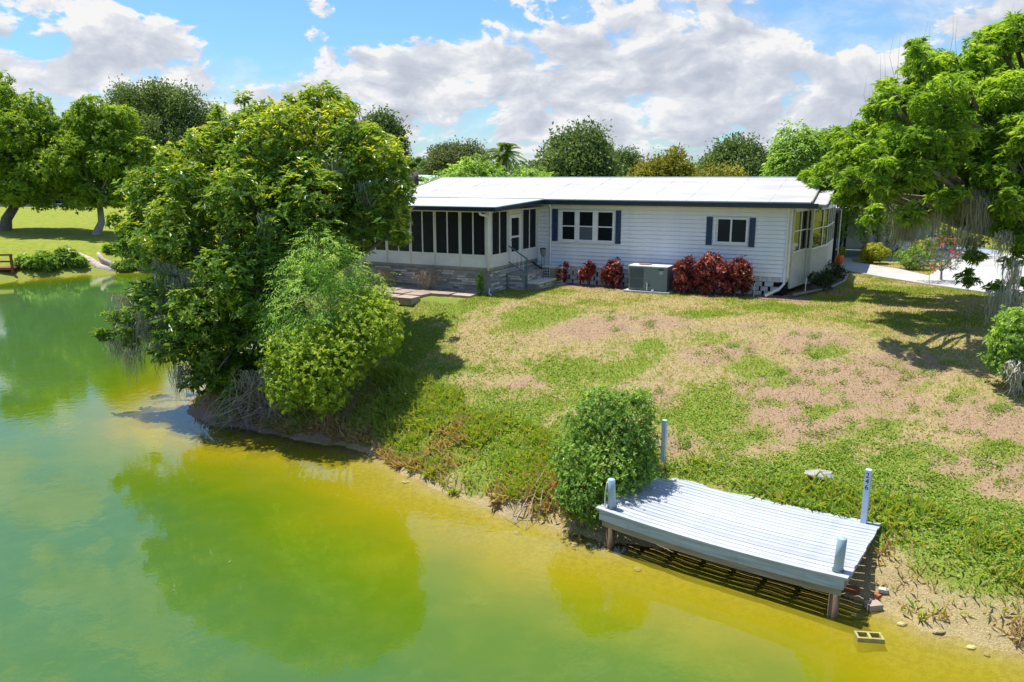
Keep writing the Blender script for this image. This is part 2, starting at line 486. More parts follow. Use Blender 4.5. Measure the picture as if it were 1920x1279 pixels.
def patches(X, Y, lst):
    r = np.zeros(np.shape(X))
    for px, py, sx, sy, wt in lst:
        c = gspot(px, py)
        q = ((X - c[0]) / sx) ** 2 + ((Y - c[1]) / (sy * 1.5)) ** 2
        r = np.maximum(r, wt * np.exp(-q * .8))
    return r
BARE = [b for b in BARE]
def lawn_masks(X, Y):
    n1, n2, n3 = fbm(X * .7, Y * .7, 31), fbm(X * 2.2, Y * 2.2, 37), fbm(X * 6.5, Y * 6.5, 41, 3)
    jit = (n2 - .5) * 1.0 + (n3 - .5) * .9
    b, g = patches(X, Y, BARE), patches(X, Y, GREEN)
    bare = sstep(.25, .70, b + jit * .6 - g * .15 + (n1 - .5) * .3)
    green = sstep(-.05, 1.0, g * .95 + jit * 1.0 - b * .32 + (n1 - .5) * 1.2 + .27 + .16 * sstep(5, -2, X))
    return bare, green
near_mask = (GX > -14) & (GX < 24) & (GY > 8) & (GY < 45)
bare = np.zeros(GX.shape); green = np.ones(GX.shape) * .75
bb, gg = lawn_masks(GX[near_mask], GY[near_mask])
bare[near_mask] = bb; green[near_mask] = gg
sdn = SDG + (fbm(GX * 1.6, GY * 1.6, 51) - .5) * .9
sand = .8 * sstep(.50, .05, sdn) * (SDG > -30) * (1 - .8 * sstep(36, 42, GY))
hxg, hyg = to_house(GX, GY)
soil = sstep(.25, .05, np.maximum(np.maximum(-9.6 - hxg, hxg - .6), np.maximum(-1.05 - hyg, hyg - .1)) + (fbm(GX * 2, GY * 2, 61) - .5) * .5)

soil = np.maximum(soil, .9 * sstep(-3.8, -5.5, GX) * sstep(3.2, 1.6, SDG) * (SDG > -.2) * (GY < 34))
sand = sand * (1 - .8 * sstep(-4.0, -5.5, GX) * (GY < 34))
sand = np.maximum(sand, .75 * sstep(1.45, .6, sdn) * sstep(5.0, 6.0, GX) * (GY < 14))
def ground_material():
    m, t = new_mat('lawn_and_lake_bed')
    A = lambda n: t.n('ShaderNodeAttribute', attribute_name=n).outputs['Fac']
    geo = t.n('ShaderNodeNewGeometry')
    pos = geo.outputs['Position']
    z = t.n('ShaderNodeSeparateXYZ', {0: pos}).outputs['Z']
    f1, f2, f3 = t.noise(pos, 9.0, 6.0, 0.65), t.noise(pos, 38.0, 4.0, 0.6), t.noise(pos, 2.2, 5.0, 0.6)
    straw = t.mix(t.rng(f2, .3, .7), (0.265, 0.20, 0.09), (0.46, 0.355, 0.20))
    straw = t.mix(t.rng(f1, .42, .68, 0, .65), straw, (0.17, 0.175, 0.03))
    soilc = t.mix(t.rng(f2, .28, .72), (0.23, 0.15, 0.088), (0.44, 0.305, 0.20))
    soilc = t.mix(t.rng(f1, .55, .75, 0, .5), soilc, (0.16, 0.115, 0.07))
    grn = t.mix(t.rng(f2, .3, .7), (0.105, 0.165, 0.016), (0.22, 0.30, 0.036))
    grn = t.mix(t.rng(f3, .4, .65, 0, .5), grn, (0.21, 0.215, 0.035))
    f4 = t.noise(pos, 24.0, 3.0, 0.6)
    fn = t.math('ADD', t.math('MULTIPLY', t.math('SUBTRACT', f1, .5), 1.1), t.math('MULTIPLY', t.math('SUBTRACT', f4, .5), 1.5))
    c = t.mix(t.rng(t.math('ADD', A('bare'), fn), .2, .8), straw, soilc)
    c = t.mix(t.rng(t.math('ADD', A('green'), fn), .2, .85, 0, .9), c, grn)
    c = t.mix(A('farlawn'), c, t.mix(t.rng(f3, .35, .7), (0.17, 0.235, 0.018), (0.30, 0.29, 0.05)))
    c = t.mix(A('soil'), c, t.mix(t.rng(f2, .3, .7), (0.19, 0.12, 0.09), (0.36, 0.26, 0.2)))
    sandc = t.mix(t.rng(f2, .3, .7), (0.27, 0.21, 0.09), (0.45, 0.36, 0.20))
    sandc = t.mix(t.rng(f1, .5, .7, 0, .6), sandc, (0.30, 0.24, 0.10))
    c = t.mix(t.rng(t.math('ADD', A('sand'), t.math('MULTIPLY', fn, .5)), .35, .7), c, sandc)
    bed = t.mix(t.rng(f1, .35, .65), (0.42, 0.35, 0.05), (0.28, 0.24, 0.03))
    c = t.mix(t.rng(z, -0.10, 0.04, 1, 0), c, bed)
    b = t.n('ShaderNodeBsdfPrincipled', {'Base Color': c, 'Roughness': 0.92, 'Specular IOR Level': 0.15})
    bp = t.n('ShaderNodeBump', {'Strength': 0.9, 'Distance': 0.05, 'Height': t.math('ADD', t.math('MULTIPLY', f2, .6), f1)})
    t.set(b, 'Normal', bp.outputs[0])
    t.n('ShaderNodeOutputMaterial', {'Surface': b.outputs[0]})
    return m
farlawn = sstep(36, 44, GY) * sstep(0, 1, SDG)
farlawn = np.maximum(farlawn, sstep(20, 30, np.hypot(GX - 5, GY - 22)) * (SDG > 0))
g_o = np_mesh('ground', np.stack([GX, GY, GZ], -1).reshape(-1, 3), grid_faces(len(gx), len(gy)), ground_material(), smooth=True,
              attrs=dict(bare=bare.ravel(), green=green.ravel(), sand=sand.ravel(), soil=soil.ravel(), farlawn=farlawn.ravel()))
tag(g_o, kind='structure')

# ------------------------------------------------------------------ water
def water_material():
    m, t = new_mat('green_lake_water')
    dep = t.n('ShaderNodeAttribute', attribute_name='depth').outputs['Fac']
    pos = t.n('ShaderNodeNewGeometry').outputs['Position']
    dn = t.math('ADD', dep, t.math('MULTIPLY', t.math('SUBTRACT', t.noise(pos, .55, 4.0, .55), .5), t.math('MULTIPLY', dep, .8)))
    body = t.ramp(t.rng(dn, 0.0, 2.6, smooth=False), [(0.0, (0.40, 0.33, 0.03)), (0.09, (0.28, 0.24, 0.006)), (0.18, (0.145, 0.175, 0.004)), (0.32, (0.080, 0.140, 0.005)), (0.55, (0.056, 0.122, 0.016)), (1.0, (0.050, 0.126, 0.038))])
    cloud = t.noise(pos, 1.7, 4.0, .6)
    body = t.mix(t.rng(cloud, .4, .75, 0, .10), body, (0.20, 0.23, 0.03))
    opac = t.math('SUBTRACT', 1.0, t.math('POWER', 2.718, t.math('MULTIPLY', dn, -4.2)), clamp=True)
    df = t.n('ShaderNodeBsdfDiffuse', {'Color': body})
    tr = t.n('ShaderNodeBsdfTransparent', {'Color': t.mix(t.rng(dn, 0, .35), (1, 1, 1), (0.92, 0.88, 0.32))})
    under = t.n('ShaderNodeMixShader', {0: opac, 1: tr.outputs[0], 2: df.outputs[0]})
    wv = t.vmath('MULTIPLY', pos, (1.0, 1.0, 1.0))
    rip = t.math('ADD', t.math('MULTIPLY', t.noise(wv, 3.2, 3.0, .5), 1.0), t.math('MULTIPLY', t.noise(wv, 11.0, 2.0, .5), .22))
    calm = t.rng(t.noise(pos, .12, 2.0, .5), .35, .65, .35, 1.0)
    bp = t.n('ShaderNodeBump', {'Strength': t.math('MULTIPLY', calm, .075), 'Distance': 0.05, 'Height': rip})
    gl = t.n('ShaderNodeBsdfGlossy', {'Color': (1, 1, 1), 'Roughness': 0.014, 'Normal': bp.outputs[0]})
    fr = t.n('ShaderNodeFresnel', {'IOR': 1.42, 'Normal': bp.outputs[0]})
    mx = t.n('ShaderNodeMixShader', {0: fr.outputs[0], 1: under.outputs[0], 2: gl.outputs[0]})
    t.n('ShaderNodeOutputMaterial', {'Surface': mx.outputs[0]})
    return m
wx = axis_grid(-13, 14, .3, 240)
wy = axis_grid(6, 32, .3, 240)
WX, WY = np.meshgrid(wx, wy)
wd = np.maximum(-ground(WX, WY), 0)
keep = (shore_sd(WX, WY) < 6)
wf = grid_faces(len(wx), len(wy))
wf = wf[keep.ravel()[wf].any(1)]
used = np.unique(wf)
remap = -np.ones(WX.size, int); remap[used] = np.arange(len(used))
wv_ = np.stack([WX, WY, np.zeros_like(WX)], -1).reshape(-1, 3)[used]
w_o = np_mesh('water', wv_, remap[wf], water_material(), smooth=True, attrs=dict(depth=wd.ravel()[used]))
tag(w_o, kind='structure')
GZ0 = 2.9
# ------------------------------------------------------------------ walkway and drive
def flat(name, poly, z, mat, thick=.12):
    o = MB().prism([tuple(p[:2]) for p in poly], z - thick, z).build(name, mat)
    return tag(o, kind='structure')
walk = [spot(x, y, 2.96) for x, y in ((1575, 500), (1592, 508), (1660, 520), (1742, 533))] + [spot(1742, 517, 2.96), spot(1690, 505, 2.96), spot(1600, 491, 2.96), hw(1.3, 15), hw(.4, 15)]
flat('path', walk, 2.965, M['concrete'])
drv = [spot(1743, 533, 2.96), spot(1860, 549, 2.96), spot(1922, 556, 2.96), np.array([24, 23, 0]), np.array([44, 14, 0]), np.array([48, 34, 0]), spot(1930, 476, 2.96), spot(1800, 477, 2.96), spot(1743, 516, 2.96)]
flat('road', drv, 2.96, M['concrete'])
yard = [hw(1.5, 15.2), hw(6.5, 15.5), hw(9, 21), hw(8, 27), hw(-6, 27), hw(-6, 12.2), hw(.2, 12.2), hw(.2, 15.2)]
M['shaded_slab'] = plain('blue_shaded_slab', (0.30, 0.34, 0.42), (0.24, 0.28, 0.35), 0.8, 2, 0.1, 40)  # blue-grey of the shaded drive is put into the slab colour
flat('pavement', yard, 2.94, M['shaded_slab'])

# ------------------------------------------------------------------ the house
house = empty('mobile_home', (HO[0], HO[1], 0), HA, 'long white mobile home with low white roof, navy fascia and screened porch', 'house')
XL, XP, YB, YP = -16.3, -9.7, 8.0, -4.1
wall = part_box('wall', house, M['siding'], XL, -.02, .03, YB, 3.4, 6.15)
# lap siding, board by board
def siding_mesh(length, mat):
    h, mb = .150, MB()
    prof = [(0.03, 0), (.02, 0), (.02, .016), (-.034, .016), (-.034, .03), (-.004, h), (0.03, h)]
    n = len(prof)
    vs = [(x, y, z) for x in (0, length) for y, z in prof]
    return mb.add(vs, [tuple(range(n)), tuple(range(n, 2 * n))[::-1]] + [(i, n + i, n + (i + 1) % n, (i + 1) % n) for i in range(n)]).mesh('siding_board', mat)
sm_front = siding_mesh(9.62, M['siding'])
sm_side = siding_mesh(.42, M['siding'])
for k in range(16):
    z = 3.56 + k * .150
    o = link('siding_board', sm_front, wall); o.location = (XP + .04, 0, z)
    o = link('siding_board', sm_side, wall); o.location = (-.02, .02, z); o.rotation_euler = (0, 0, math.pi / 2)
part_box('corner_trim', wall, M['white'], -.07, .035, -.035, .06, 3.56, 5.99)
part_box('frieze', wall, M['soffit'], XP + .05, .0, -.034, .0, 5.93, 6.02)
# block skirting with open joints
part_box('skirting_void', wall, M['dark'], XP, -.03, .1, .16, 2.6, 3.56)
bm_block = MB().box(0, .24, 0, .10, 0, .155).mesh('block', M['block'])
bm_half = MB().box(0, .30, 0, .10, 0, .155).mesh('block', M['block'])
for r in range(5):
    x, k = XP + .05 + (.16 if r % 2 else 0), r
    while x < -.42:
        gap = .09 if (k % 2) else .07
        o = link('block', bm_block if k % 2 else bm_half, wall)
        o.location = (x, -.005 + R.uniform(-.004, .004), 2.72 + r * .168)
        x += (.24 if k % 2 else .30) + gap
        k += 1
# roof: two slopes, a porch slope, fascia, flashing, rake
def slab(name, quad, th, mat, parent):
    vs = list(quad) + [(x, y, z - th) for x, y, z in quad]
    n = len(quad)
    return MB().add(vs, [tuple(range(n)), tuple(range(n, 2 * n))[::-1]] + [(i, n + i, n + (i + 1) % n, (i + 1) % n) for i in range(n)]).build(name, mat, parent)
RX0, RX1, EVY, EVZ, RGY, RGZ = XL - .3, .62, -.35, 6.21, 4.0, 7.03
def sheets(name, x0, x1, y0, z0, y1, z1, n, th, mat, parent):
    """metal roof laid as overlapping sheets"""
    dx = (x1 - x0) / n
    for i in range(n):
        e = .0025 * (i % 2)
        slab(name, [(x0 + i * dx, y0, z0 + e), (x0 + (i + 1) * dx + .02, y0, z0 + e), (x0 + (i + 1) * dx + .02, y1, z1 + e), (x0 + i * dx, y1, z1 + e)], th, mat, parent)
roof = slab('roof', [(RX0, EVY, EVZ), (RX1, EVY, EVZ), (RX1, RGY, RGZ), (RX0, RGY, RGZ)], .10, M['roof'], house)
slab('back_slope', [(RX0, RGY, RGZ), (RX1, RGY, RGZ), (RX1, YB + .35, EVZ), (RX0, YB + .35, EVZ)], .10, M['roof'], roof)
MB().tube([(RX0, RGY, RGZ - .005), (RX1, RGY, RGZ - .005)], .035, 6).build('ridge_cap', M['flash'], roof)
slab('porch_roof', [(RX0, YP - .42, 6.03), (XP + .40, YP - .42, 6.03), (XP + .40, EVY - .002, 6.205), (RX0, EVY - .002, 6.205)], .05, M['roof'], house)
part_box('seam_strip', roof, M['trim'], RX0, XP + .42, EVY - .03, EVY + .0, 6.195, 6.225)
for x in np.linspace(RX0 + 1.4, RX1 - 1.4, 11):     # lap seams standing a few millimetres proud
    slab('roof_seam', [(x, EVY + .02, EVZ + .010), (x + .05, EVY + .02, EVZ + .010), (x + .05, RGY - .04, RGZ + .002), (x, RGY - .04, RGZ + .002)], .012, M['roof'], roof)
fascia = part_box('fascia', house, M['fascia'], XP + .44, RX1 + .25, EVY - .10, EVY - .004, 6.0, 6.165)
part_box('drip_edge', fascia, M['flash'], XP + .44, RX1 + .02, EVY - .115, EVY - .003, 6.168, 6.205)
pf = part_box('porch_fascia', house, M['fascia'], RX0, XP + .50, YP - .52, YP - .424, 5.87, 6.0)
part_box('drip_edge', pf, M['flash'], RX0, XP + .50, YP - .53, YP - .422, 6.003, 6.03)
slab('return_fascia', [(XP + .404, YP - .42, 6.0), (XP + .50, YP - .42, 6.0), (XP + .50, EVY - .102, 6.165), (XP + .404, EVY - .102, 6.165)], .14, M['fascia'], house)
slab('return_drip_edge', [(XP + .404, YP - .42, 6.032), (XP + .51, YP - .42, 6.032), (XP + .51, EVY - .116, 6.205), (XP + .404, EVY - .116, 6.205)], .03, M['flash'], house)
slab('soffit', [(XP + .42, EVY, 6.03), (RX1, EVY, 6.03), (RX1, .02, 6.03), (XP + .42, .02, 6.03)], .02, M['soffit'], house)
slab('rake_board', [(RX1 + .002, EVY, EVZ + .03), (RX1 + .05, EVY, EVZ + .03), (RX1 + .05, RGY, RGZ + .03), (RX1 + .002, RGY, RGZ + .03)], .16, M['trim'], house)
slab('rake_board', [(RX0 - .05, EVY, EVZ + .03), (RX0 - .002, EVY, EVZ + .03), (RX0 - .002, RGY, RGZ + .03), (RX0 - .05, RGY, RGZ + .03)], .16, M['trim'], house)
slab('sunroom_roof', [(RX1 + .06, EVY + .1, EVZ - .06), (RX1 + .48, EVY + .1, EVZ - .08), (RX1 + .48, RGY, RGZ - .10), (RX1 + .06, RGY, RGZ - .08)], .08, M['roof'], house)
slab('rake_board', [(RX1 + .485, EVY + .1, EVZ - .06), (RX1 + .53, EVY + .1, EVZ - .06), (RX1 + .53, RGY, RGZ - .08), (RX1 + .485, RGY, RGZ - .08)], .14, M['trim'], house)
MB().add([(-.03, .1, 6.1), (-.03, YB, 6.1), (-.03, RGY, RGZ - .11), (.0, .1, 6.1), (.0, YB, 6.1), (.0, RGY, RGZ - .11)], [(0, 2, 1), (3, 4, 5), (0, 3, 5, 2), (1, 2, 5, 4), (0, 1, 4, 3)]).build('gable', M['siding'], house)

# windows in the front wall
def window(x0, x1, z0, z1, lights, label=None, blind=None, rows=2):
    fr = MB()
    y0, y1, t = -.075, -.005, .06
    fr.box(x0, x1, y0, y1, z0, z0 + t).box(x0, x1, y0, y1, z1 - t, z1).box(x0, x0 + t, y0, y1, z0 + t, z1 - t).box(x1 - t, x1, y0, y1, z0 + t, z1 - t)
    win = fr.build('window', M['white'], house)
    for i, (a, b) in enumerate(lights):
        zm = (z0 + z1) / 2 - .02
        if i: part_box('mullion', win, M['white'], lights[i - 1][1], a, y0 + .004, y1, z0 + t, z1 - t)
        spans = ((z0 + t, zm - .022), (zm + .022, z1 - t)) if rows == 2 else ((z0 + t, z1 - t),)
        if rows == 2: part_box('meeting_rail', win, M['white'], a, b, y0 + .008, y1, zm - .022, zm + .022)
        for j, (c, e) in enumerate(spans):
            part_box('pane', win, M['blind'] if blind == (i, j) else M['glass'], a, b, -.035, -.02, c, e)
    part_box('sill', win, M['white'], x0 - .03, x1 + .03, -.10, -.03, z0 - .05, z0 - .002)
    return win
def shutter(x0, x1, z0, z1):
    s = part_box('shutter', house, M['shutter'], x0, x1, -.052, -.02, z0, z1)
    t, zz = .045, z0 + .06
    lv = MB().box(0, x1 - x0 - 2 * t, 0, .014, 0, .026).mesh('louvre', M['shutter'])
    while zz < z1 - .07:
        o = link('louvre', lv, s); o.location = (x0 + t, -.066, zz); o.rotation_euler = (-.35, 0, 0)
        zz += .048
window(-8.74, -6.42, 4.58, 5.78, [(-8.58, -8.06), (-7.86, -7.31), (-7.09, -6.52)], blind=(1, 0))
shutter(-9.03, -8.79, 4.55, 5.81); shutter(-6.38, -6.17, 4.53, 5.80)
window(-2.64, -1.44, 4.70, 5.62, [(-2.50, -2.06), (-2.00, -1.52)], rows=1)
shutter(-2.92, -2.70, 4.62, 5.64); shutter(-1.40, -1.19, 4.60, 5.63)

# screened porch
PY = YP
floor_ = part_box('porch_floor', house, M['trim'], XL + .02, XP - .02, PY + .03, -.02, 3.62, 3.73)
part_box('porch_ceiling', house, M['soffit'], XL + .02, XP + .3, PY - .3, -.03, 5.86, 5.89)
part_box('sill_band', house, M['trim'], XL, XP + .04, PY - .04, PY + .06, 3.735, 3.83)
part_box('sill_band', house, M['trim'], XP - .06, XP + .045, PY + .065, -.02, 3.735, 3.83)
def screen_bay(a, b, fixed, axis, z0=4.30, z1=5.81):
    """two tall screens with a slim mullion in a white frame"""
    t, mid = .035, (a + b) / 2
    def bx(mb, p, q, c, e, inset=0.0):
        lo, hi = fixed - .035 + inset, fixed + .035 - inset
        return mb.box(p, q, lo, hi, c, e) if axis == 'x' else mb.box(lo, hi, p, q, c, e)
    fr = MB()
    bx(fr, a, b, z0 - .05, z0); bx(fr, a, b, z1, z1 + .05); bx(fr, a, a + t, z0, z1); bx(fr, b - t, b, z0, z1); bx(fr, mid - .022, mid + .022, z0, z1, .004)
    f = fr.build('screen_frame', M['white'], house)
    for p, q in ((a + t, mid - .022), (mid + .022, b - t)):
        bx(MB(), p, q, z0, z1, .028).build('screen', M['screen'], f)
    return f
n_bay, bw = 6, (XP - .12 - XL) / 6
for i in range(n_bay):
    a = XL + i * bw
    screen_bay(a + .02, a + bw - .02, PY, 'x')
    part_box('knee_panel', house, M['white'], a + .012, a + bw - .012, PY - .02, PY + .02, 3.832, 4.248)
    part_box('stud', house, M['cream'], a - .02, a + .018, PY - .045, PY + .03, 3.832, 5.86)
part_box('porch_corner_post', house, M['white'], XP - .12, XP + .03, PY - .05, PY + .06, 3.832, 5.86)
screen_bay(PY + .12, -2.72, XP, 'y'); screen_bay(-1.43, -.14, XP, 'y')
for a, b in ((PY + .07, -2.66), (-1.48, -.03)):
    part_box('knee_panel', house, M['white'], XP - .02, XP + .02, a, b, 3.832, 4.248)
for a, b in ((-2.66, -2.54), (-1.62, -1.48), (-.12, -.03)):
    part_box('stud', house, M['cream'], XP - .03, XP + .036, a, b, 4.25 if a > -.2 else 3.832, 5.86)
part_box('lintel', house, M['cream'], XP - .03, XP + .03, -2.54, -1.62, 5.68, 5.86)
door = empty('door', (0, 0, 0)); door.parent = house
df = MB()
for q in ((-2.53, -2.42, 3.84, 5.67), (-1.74, -1.63, 3.84, 5.67), (-2.42, -1.74, 5.54, 5.67), (-2.42, -1.74, 4.80, 4.87), (-2.42, -1.74, 3.84, 4.28)):
    df.box(XP - .02, XP + .045, *q)
df.build('door_frame', M['white'], door)
part_box('screen', door, M['screen'], XP + .0, XP + .012, -2.42, -1.74, 4.87, 5.54)
part_box('screen', door, M['screen'], XP + .0, XP + .012, -2.42, -1.74, 4.28, 4.80)
MB().tube([(XP + .05, -2.48, 4.72), (XP + .10, -2.48, 4.72), (XP + .10, -2.40, 4.72)], .015, 6).build('handle', M['iron'], door)
# stone strip skirting
sk = part_box('porch_skirting', house, M['skirt'], XL, XP - .01, PY + .0, PY + .12, 2.6, 3.735)
part_box('return_skirting', house, M['skirt'], XP - .14, XP - .005, PY + .125, -.02, 2.6, 3.735)
st_meshes = [MB().box(0, L, -.03, 0, 0, .066).mesh('stone', M['stone']) for L in (.22, .34, .48, .62)]
for r in range(9):
    x = XL + R.uniform(0, .2)
    z = 2.93 + r * .086
    while x < XP - .3:
        i = R.randrange(4); L = (.22, .34, .48, .62)[i]
        if x + L > XP - .01: break
        if R.random() < .82:
            o = link('stone', st_meshes[i], sk); o.location = (x, PY, z + R.uniform(-.004, .004)); o.scale = (1, R.uniform(.5, 1.2), 1)
        x += L + .014
    y = PY + R.uniform(.0, .15)
    while y < -.3:
        i = R.randrange(4); L = (.22, .34, .48, .62)[i]
        if y + L > -.05: break
        if R.random() < .82 and not (-2.7 < y + L / 2 < -1.0 and z < 3.4):
            o = link('stone', st_meshes[i], sk); o.location = (XP - .005, y, z); o.rotation_euler = (0, 0, math.pi / 2); o.scale = (1, R.uniform(.5, 1.2), 1)
        y += L + .014
# steps to the porch door
steps = empty('porch_steps', tuple(hw(XP, -2.0)), HA, 'stone-clad entry steps with blue-grey handrail below porch door', 'steps')
part_box('landing', steps, M['skirt'], .03, .75, -.75, .85, 2.6, 3.46)
part_box('tread', steps, M['trim'], .03, .79, -.79, .89, 3.462, 3.53)
part_box('lower_step', steps, M['skirt'], .752, 1.25, -.62, .95, 2.6, 3.14)
part_box('tread', steps, M['soffit'], .752, 1.29, -.66, .99, 3.142, 3.20)
for r in range(7):
    for side in (0, 1, 2):
        x = .06 + R.uniform(0, .1)
        while x < (1.5 if side else .70):
            i = R.randrange(3); L = (.22, .34, .48)[i]
            if side == 0 and x + L < .75 and 2.86 + r * .086 < 3.4 and R.random() < .75:
                o = link('stone', st_meshes[i], steps); o.location = (x, -.752, 2.86 + r * .086)
            if side == 1 and x + L < 1.5 and r < 3 and R.random() < .75:
                o = link('stone', st_meshes[i], steps); o.location = (1.252, -.62 + x, 2.86 + r * .086); o.rotation_euler = (0, 0, math.pi / 2)
            if side == 2 and x + L < 1.5 and 3 <= r and 2.86 + r * .086 < 3.4 and R.random() < .75:
                o = link('stone', st_meshes[i], steps); o.location = (.752, -.72 + x, 2.90 + r * .086); o.rotation_euler = (0, 0, math.pi / 2)
            x += L + .014
hr = MB().tube([(.80, -.66, 3.0), (.80, -.66, 4.10)], .035, 8).build('newel', M['rail'], steps)
MB().tube([(.06, -.66, 4.52), (.80, -.66, 4.08)], .028, 8).build('handrail', M['rail'], steps)
MB().tube([(.06, -.66, 3.92), (.80, -.66, 3.52)], .02, 8).build('lower_rail', M['rail'], steps)
for k in range(4):
    x = .14 + k * .17
    MB().tube([(x, -.66, 3.92 - (x - .06) * .54), (x, -.66, 4.52 - (x - .06) * .595)], .010, 6).build('baluster', M['white'], steps)
MB().tube([(.78, .86, 3.52), (.30, .86, 3.80)], .035, 6).build('side_rail', M['iron'], steps)
# gutters and downspouts
def spout(name, pts, r=.045, mat='white'):
    return MB().tube(pts, r, 8).build(name, M[mat], house, True)
spout('downspout', [(XP + .62, EVY + .05, 6.05), (XP + .62, -.16, 5.92), (XP + .62, -.08, 5.82), (XP + .62, -.08, 3.05), (XP + .62, -.2, 2.95)])
spout('downspout', [(-.09, EVY + .05, 6.05), (-.09, -.16, 5.92), (-.09, -.08, 5.82), (-.09, -.08, 3.35), (-.22, -.24, 3.18), (-.62, -.62, 2.97)], .05)
spout('downspout', [(XP - .18, PY - .44, 5.88), (XP - .12, PY - .44, 5.76), (XP - .02, PY - .10, 5.70), (XP - .0, PY - .10, 5.60), (XP - .0, PY - .10, 3.75)], .045)
spout('downspout', [(-14.4, PY - .06, 3.5), (-14.4, PY - .08, 3.25), (-14.75, PY - .5, 2.95)], .04)
spout('drain_pipe', [(XP + .05, PY - .1, 3.1), (XP + .12, PY - .3, 2.98), (XP + .35, PY - .55, 2.93)], .03)
# sunroom bays on the right end
SR = [(.02, .46), (.30, 2.2), (.48, 2.2), (.70, 3.7), (.82, 4.5), (.82, 7.6)]
for i in range(len(SR) - 1):
    (xa, ya), (xb, yb) = SR[i], SR[i + 1]
    L, an = math.hypot(xb - xa, yb - ya), math.atan2(yb - ya, xb - xa)
    bay = empty('sunroom_bay', (xa, ya, 0), an); bay.parent = house
    part_box('lower_panel', bay, M['cream'], .0, L, -.02, .04, 3.12, 4.40)
    k = .06
    while k < L - .04:
        part_box('rib', bay, M['white'], k, k + .045, -.045, -.02, 3.12, 4.38); k += .15
    part_box('sill', bay, M['white'], 0, L, -.06, .04, 4.402, 4.46)
    part_box('header', bay, M['white'], 0, L, -.04, .04, 5.84, 6.02)
    m = max(1, round(L / 1.1))
    for q in range(m):
        a, b = L * q / m, L * (q + 1) / m
        fr = MB().box(a, a + .05, -.04, .04, 4.462, 5.838).box(b - .05, b, -.04, .04, 4.462, 5.838).box(a + .05, b - .05, -.035, .035, 5.14, 5.18)
        f = fr.build('window_frame', M['white'], bay)
        if b - a > .12:
            part_box('pane', f, M['glass'], a + .05, b - .05, -.008, .008, 4.462, 5.14)
            part_box('pane', f, M['glass'], a + .05, b - .05, -.008, .008, 5.18, 5.838)

# ------------------------------------------------------------------ things standing round the house
lw = lambda x, y, z=0.0: tuple(hw(x, y, z))
ac = empty('air_conditioner', lw(-4.68, -.85, 2.9), HA, 'large grey packaged air conditioner on concrete pad between red shrubs', 'air conditioner')
part_box('pad', ac, M['concrete'], -.95, .95, -.62, .62, -.1, .07)
ac.scale = (.90, .95, .97)
body = part_box('cabinet', ac, M['acgrey'], -.80, .80, -.45, .45, .09, .97)
part_box('lid', ac, M['white'], -.82, .82, -.47, .47, .972, 1.01)
coil = part_box('coil', ac, M['acgrille'], -.74, -.18, -.462, -.45, .14, .92)
for k in range(13):
    part_box('grille_bar', coil, M['acgrey'], -.735 + k * .044, -.722 + k * .044, -.478, -.463, .14, .92)
for z in (.14, .52, .90):
    part_box('grille_rail', coil, M['acgrey'], -.74, -.18, -.484, -.479, z, z + .02)
part_box('rating_plate', ac, M['flash'], .48, .62, -.458, -.451, .72, .84)
part_box('slot', ac, M['iron'], .44, .64, -.458, -.451, .86, .91)
MB().tube([(.0, -.50, .10), (.0, -.50, .35), (-.04, -.47, .40)], .02, 6).build('pipe', M['white'], ac)
part_box('port', ac, M['iron'], .05, .10, -.46, -.451, .24, .33)
MB().tube([(-.25, 0, 1.0), (-.25, 0, 1.045)], [.27, .25], 20).build('fan_guard', M['mulch'], ac)
part_box('cap', ac, M['white'], .2, .3, -.6, -.5, .075, .13)

mini = empty('heat_pump', lw(-8.72, -.52, 2.9), HA, 'small beige heat pump outdoor unit beside the porch steps', 'heat pump')
part_box('slab', mini, M['concrete'], -.5, .5, -.3, .3, -.1, .08)
part_box('cabinet', mini, M['beige'], -.42, .42, -.16, .16, .10, .68)
part_box('top_cover', mini, M['white'], -.44, .44, -.18, .18, .682, .71)
gr = part_box('fan_grille', mini, M['tan'], -.10, .36, -.172, -.161, .14, .62)
part_box('side_panel', mini, M['dark'], -.38, -.14, -.171, -.161, .14, .64)
for k in range(4): part_box('grille_bar', mini, M['white'], -.38, -.14, -.182, -.172, .22 + k * .11, .235 + k * .11)
for k in range(3): part_box('grille_bar', mini, M['white'], -.34 + k * .07, -.327 + k * .07, -.19, -.183, .14, .64)

lampp = empty('garden_lantern', lw(-9.25, -.42, 2.9), HA, 'dark lantern on thin double stake behind the heat pump', 'lantern')
for x in (-.05, .05): MB().tube([(x, 0, 0), (x, 0, 1.05)], .012, 6).build('stake', M['rail'], lampp)
MB().tube([(0, 0, 1.05), (0, 0, 1.1), (0, 0, 1.32), (0, 0, 1.36)], [.05, .10, .13, .14], 4).build('lantern_body', M['acgrey'], lampp)
MB().tube([(0, 0, 1.362), (0, 0, 1.40)], [.15, .05], 4).build('lantern_cap', M['iron'], lampp)

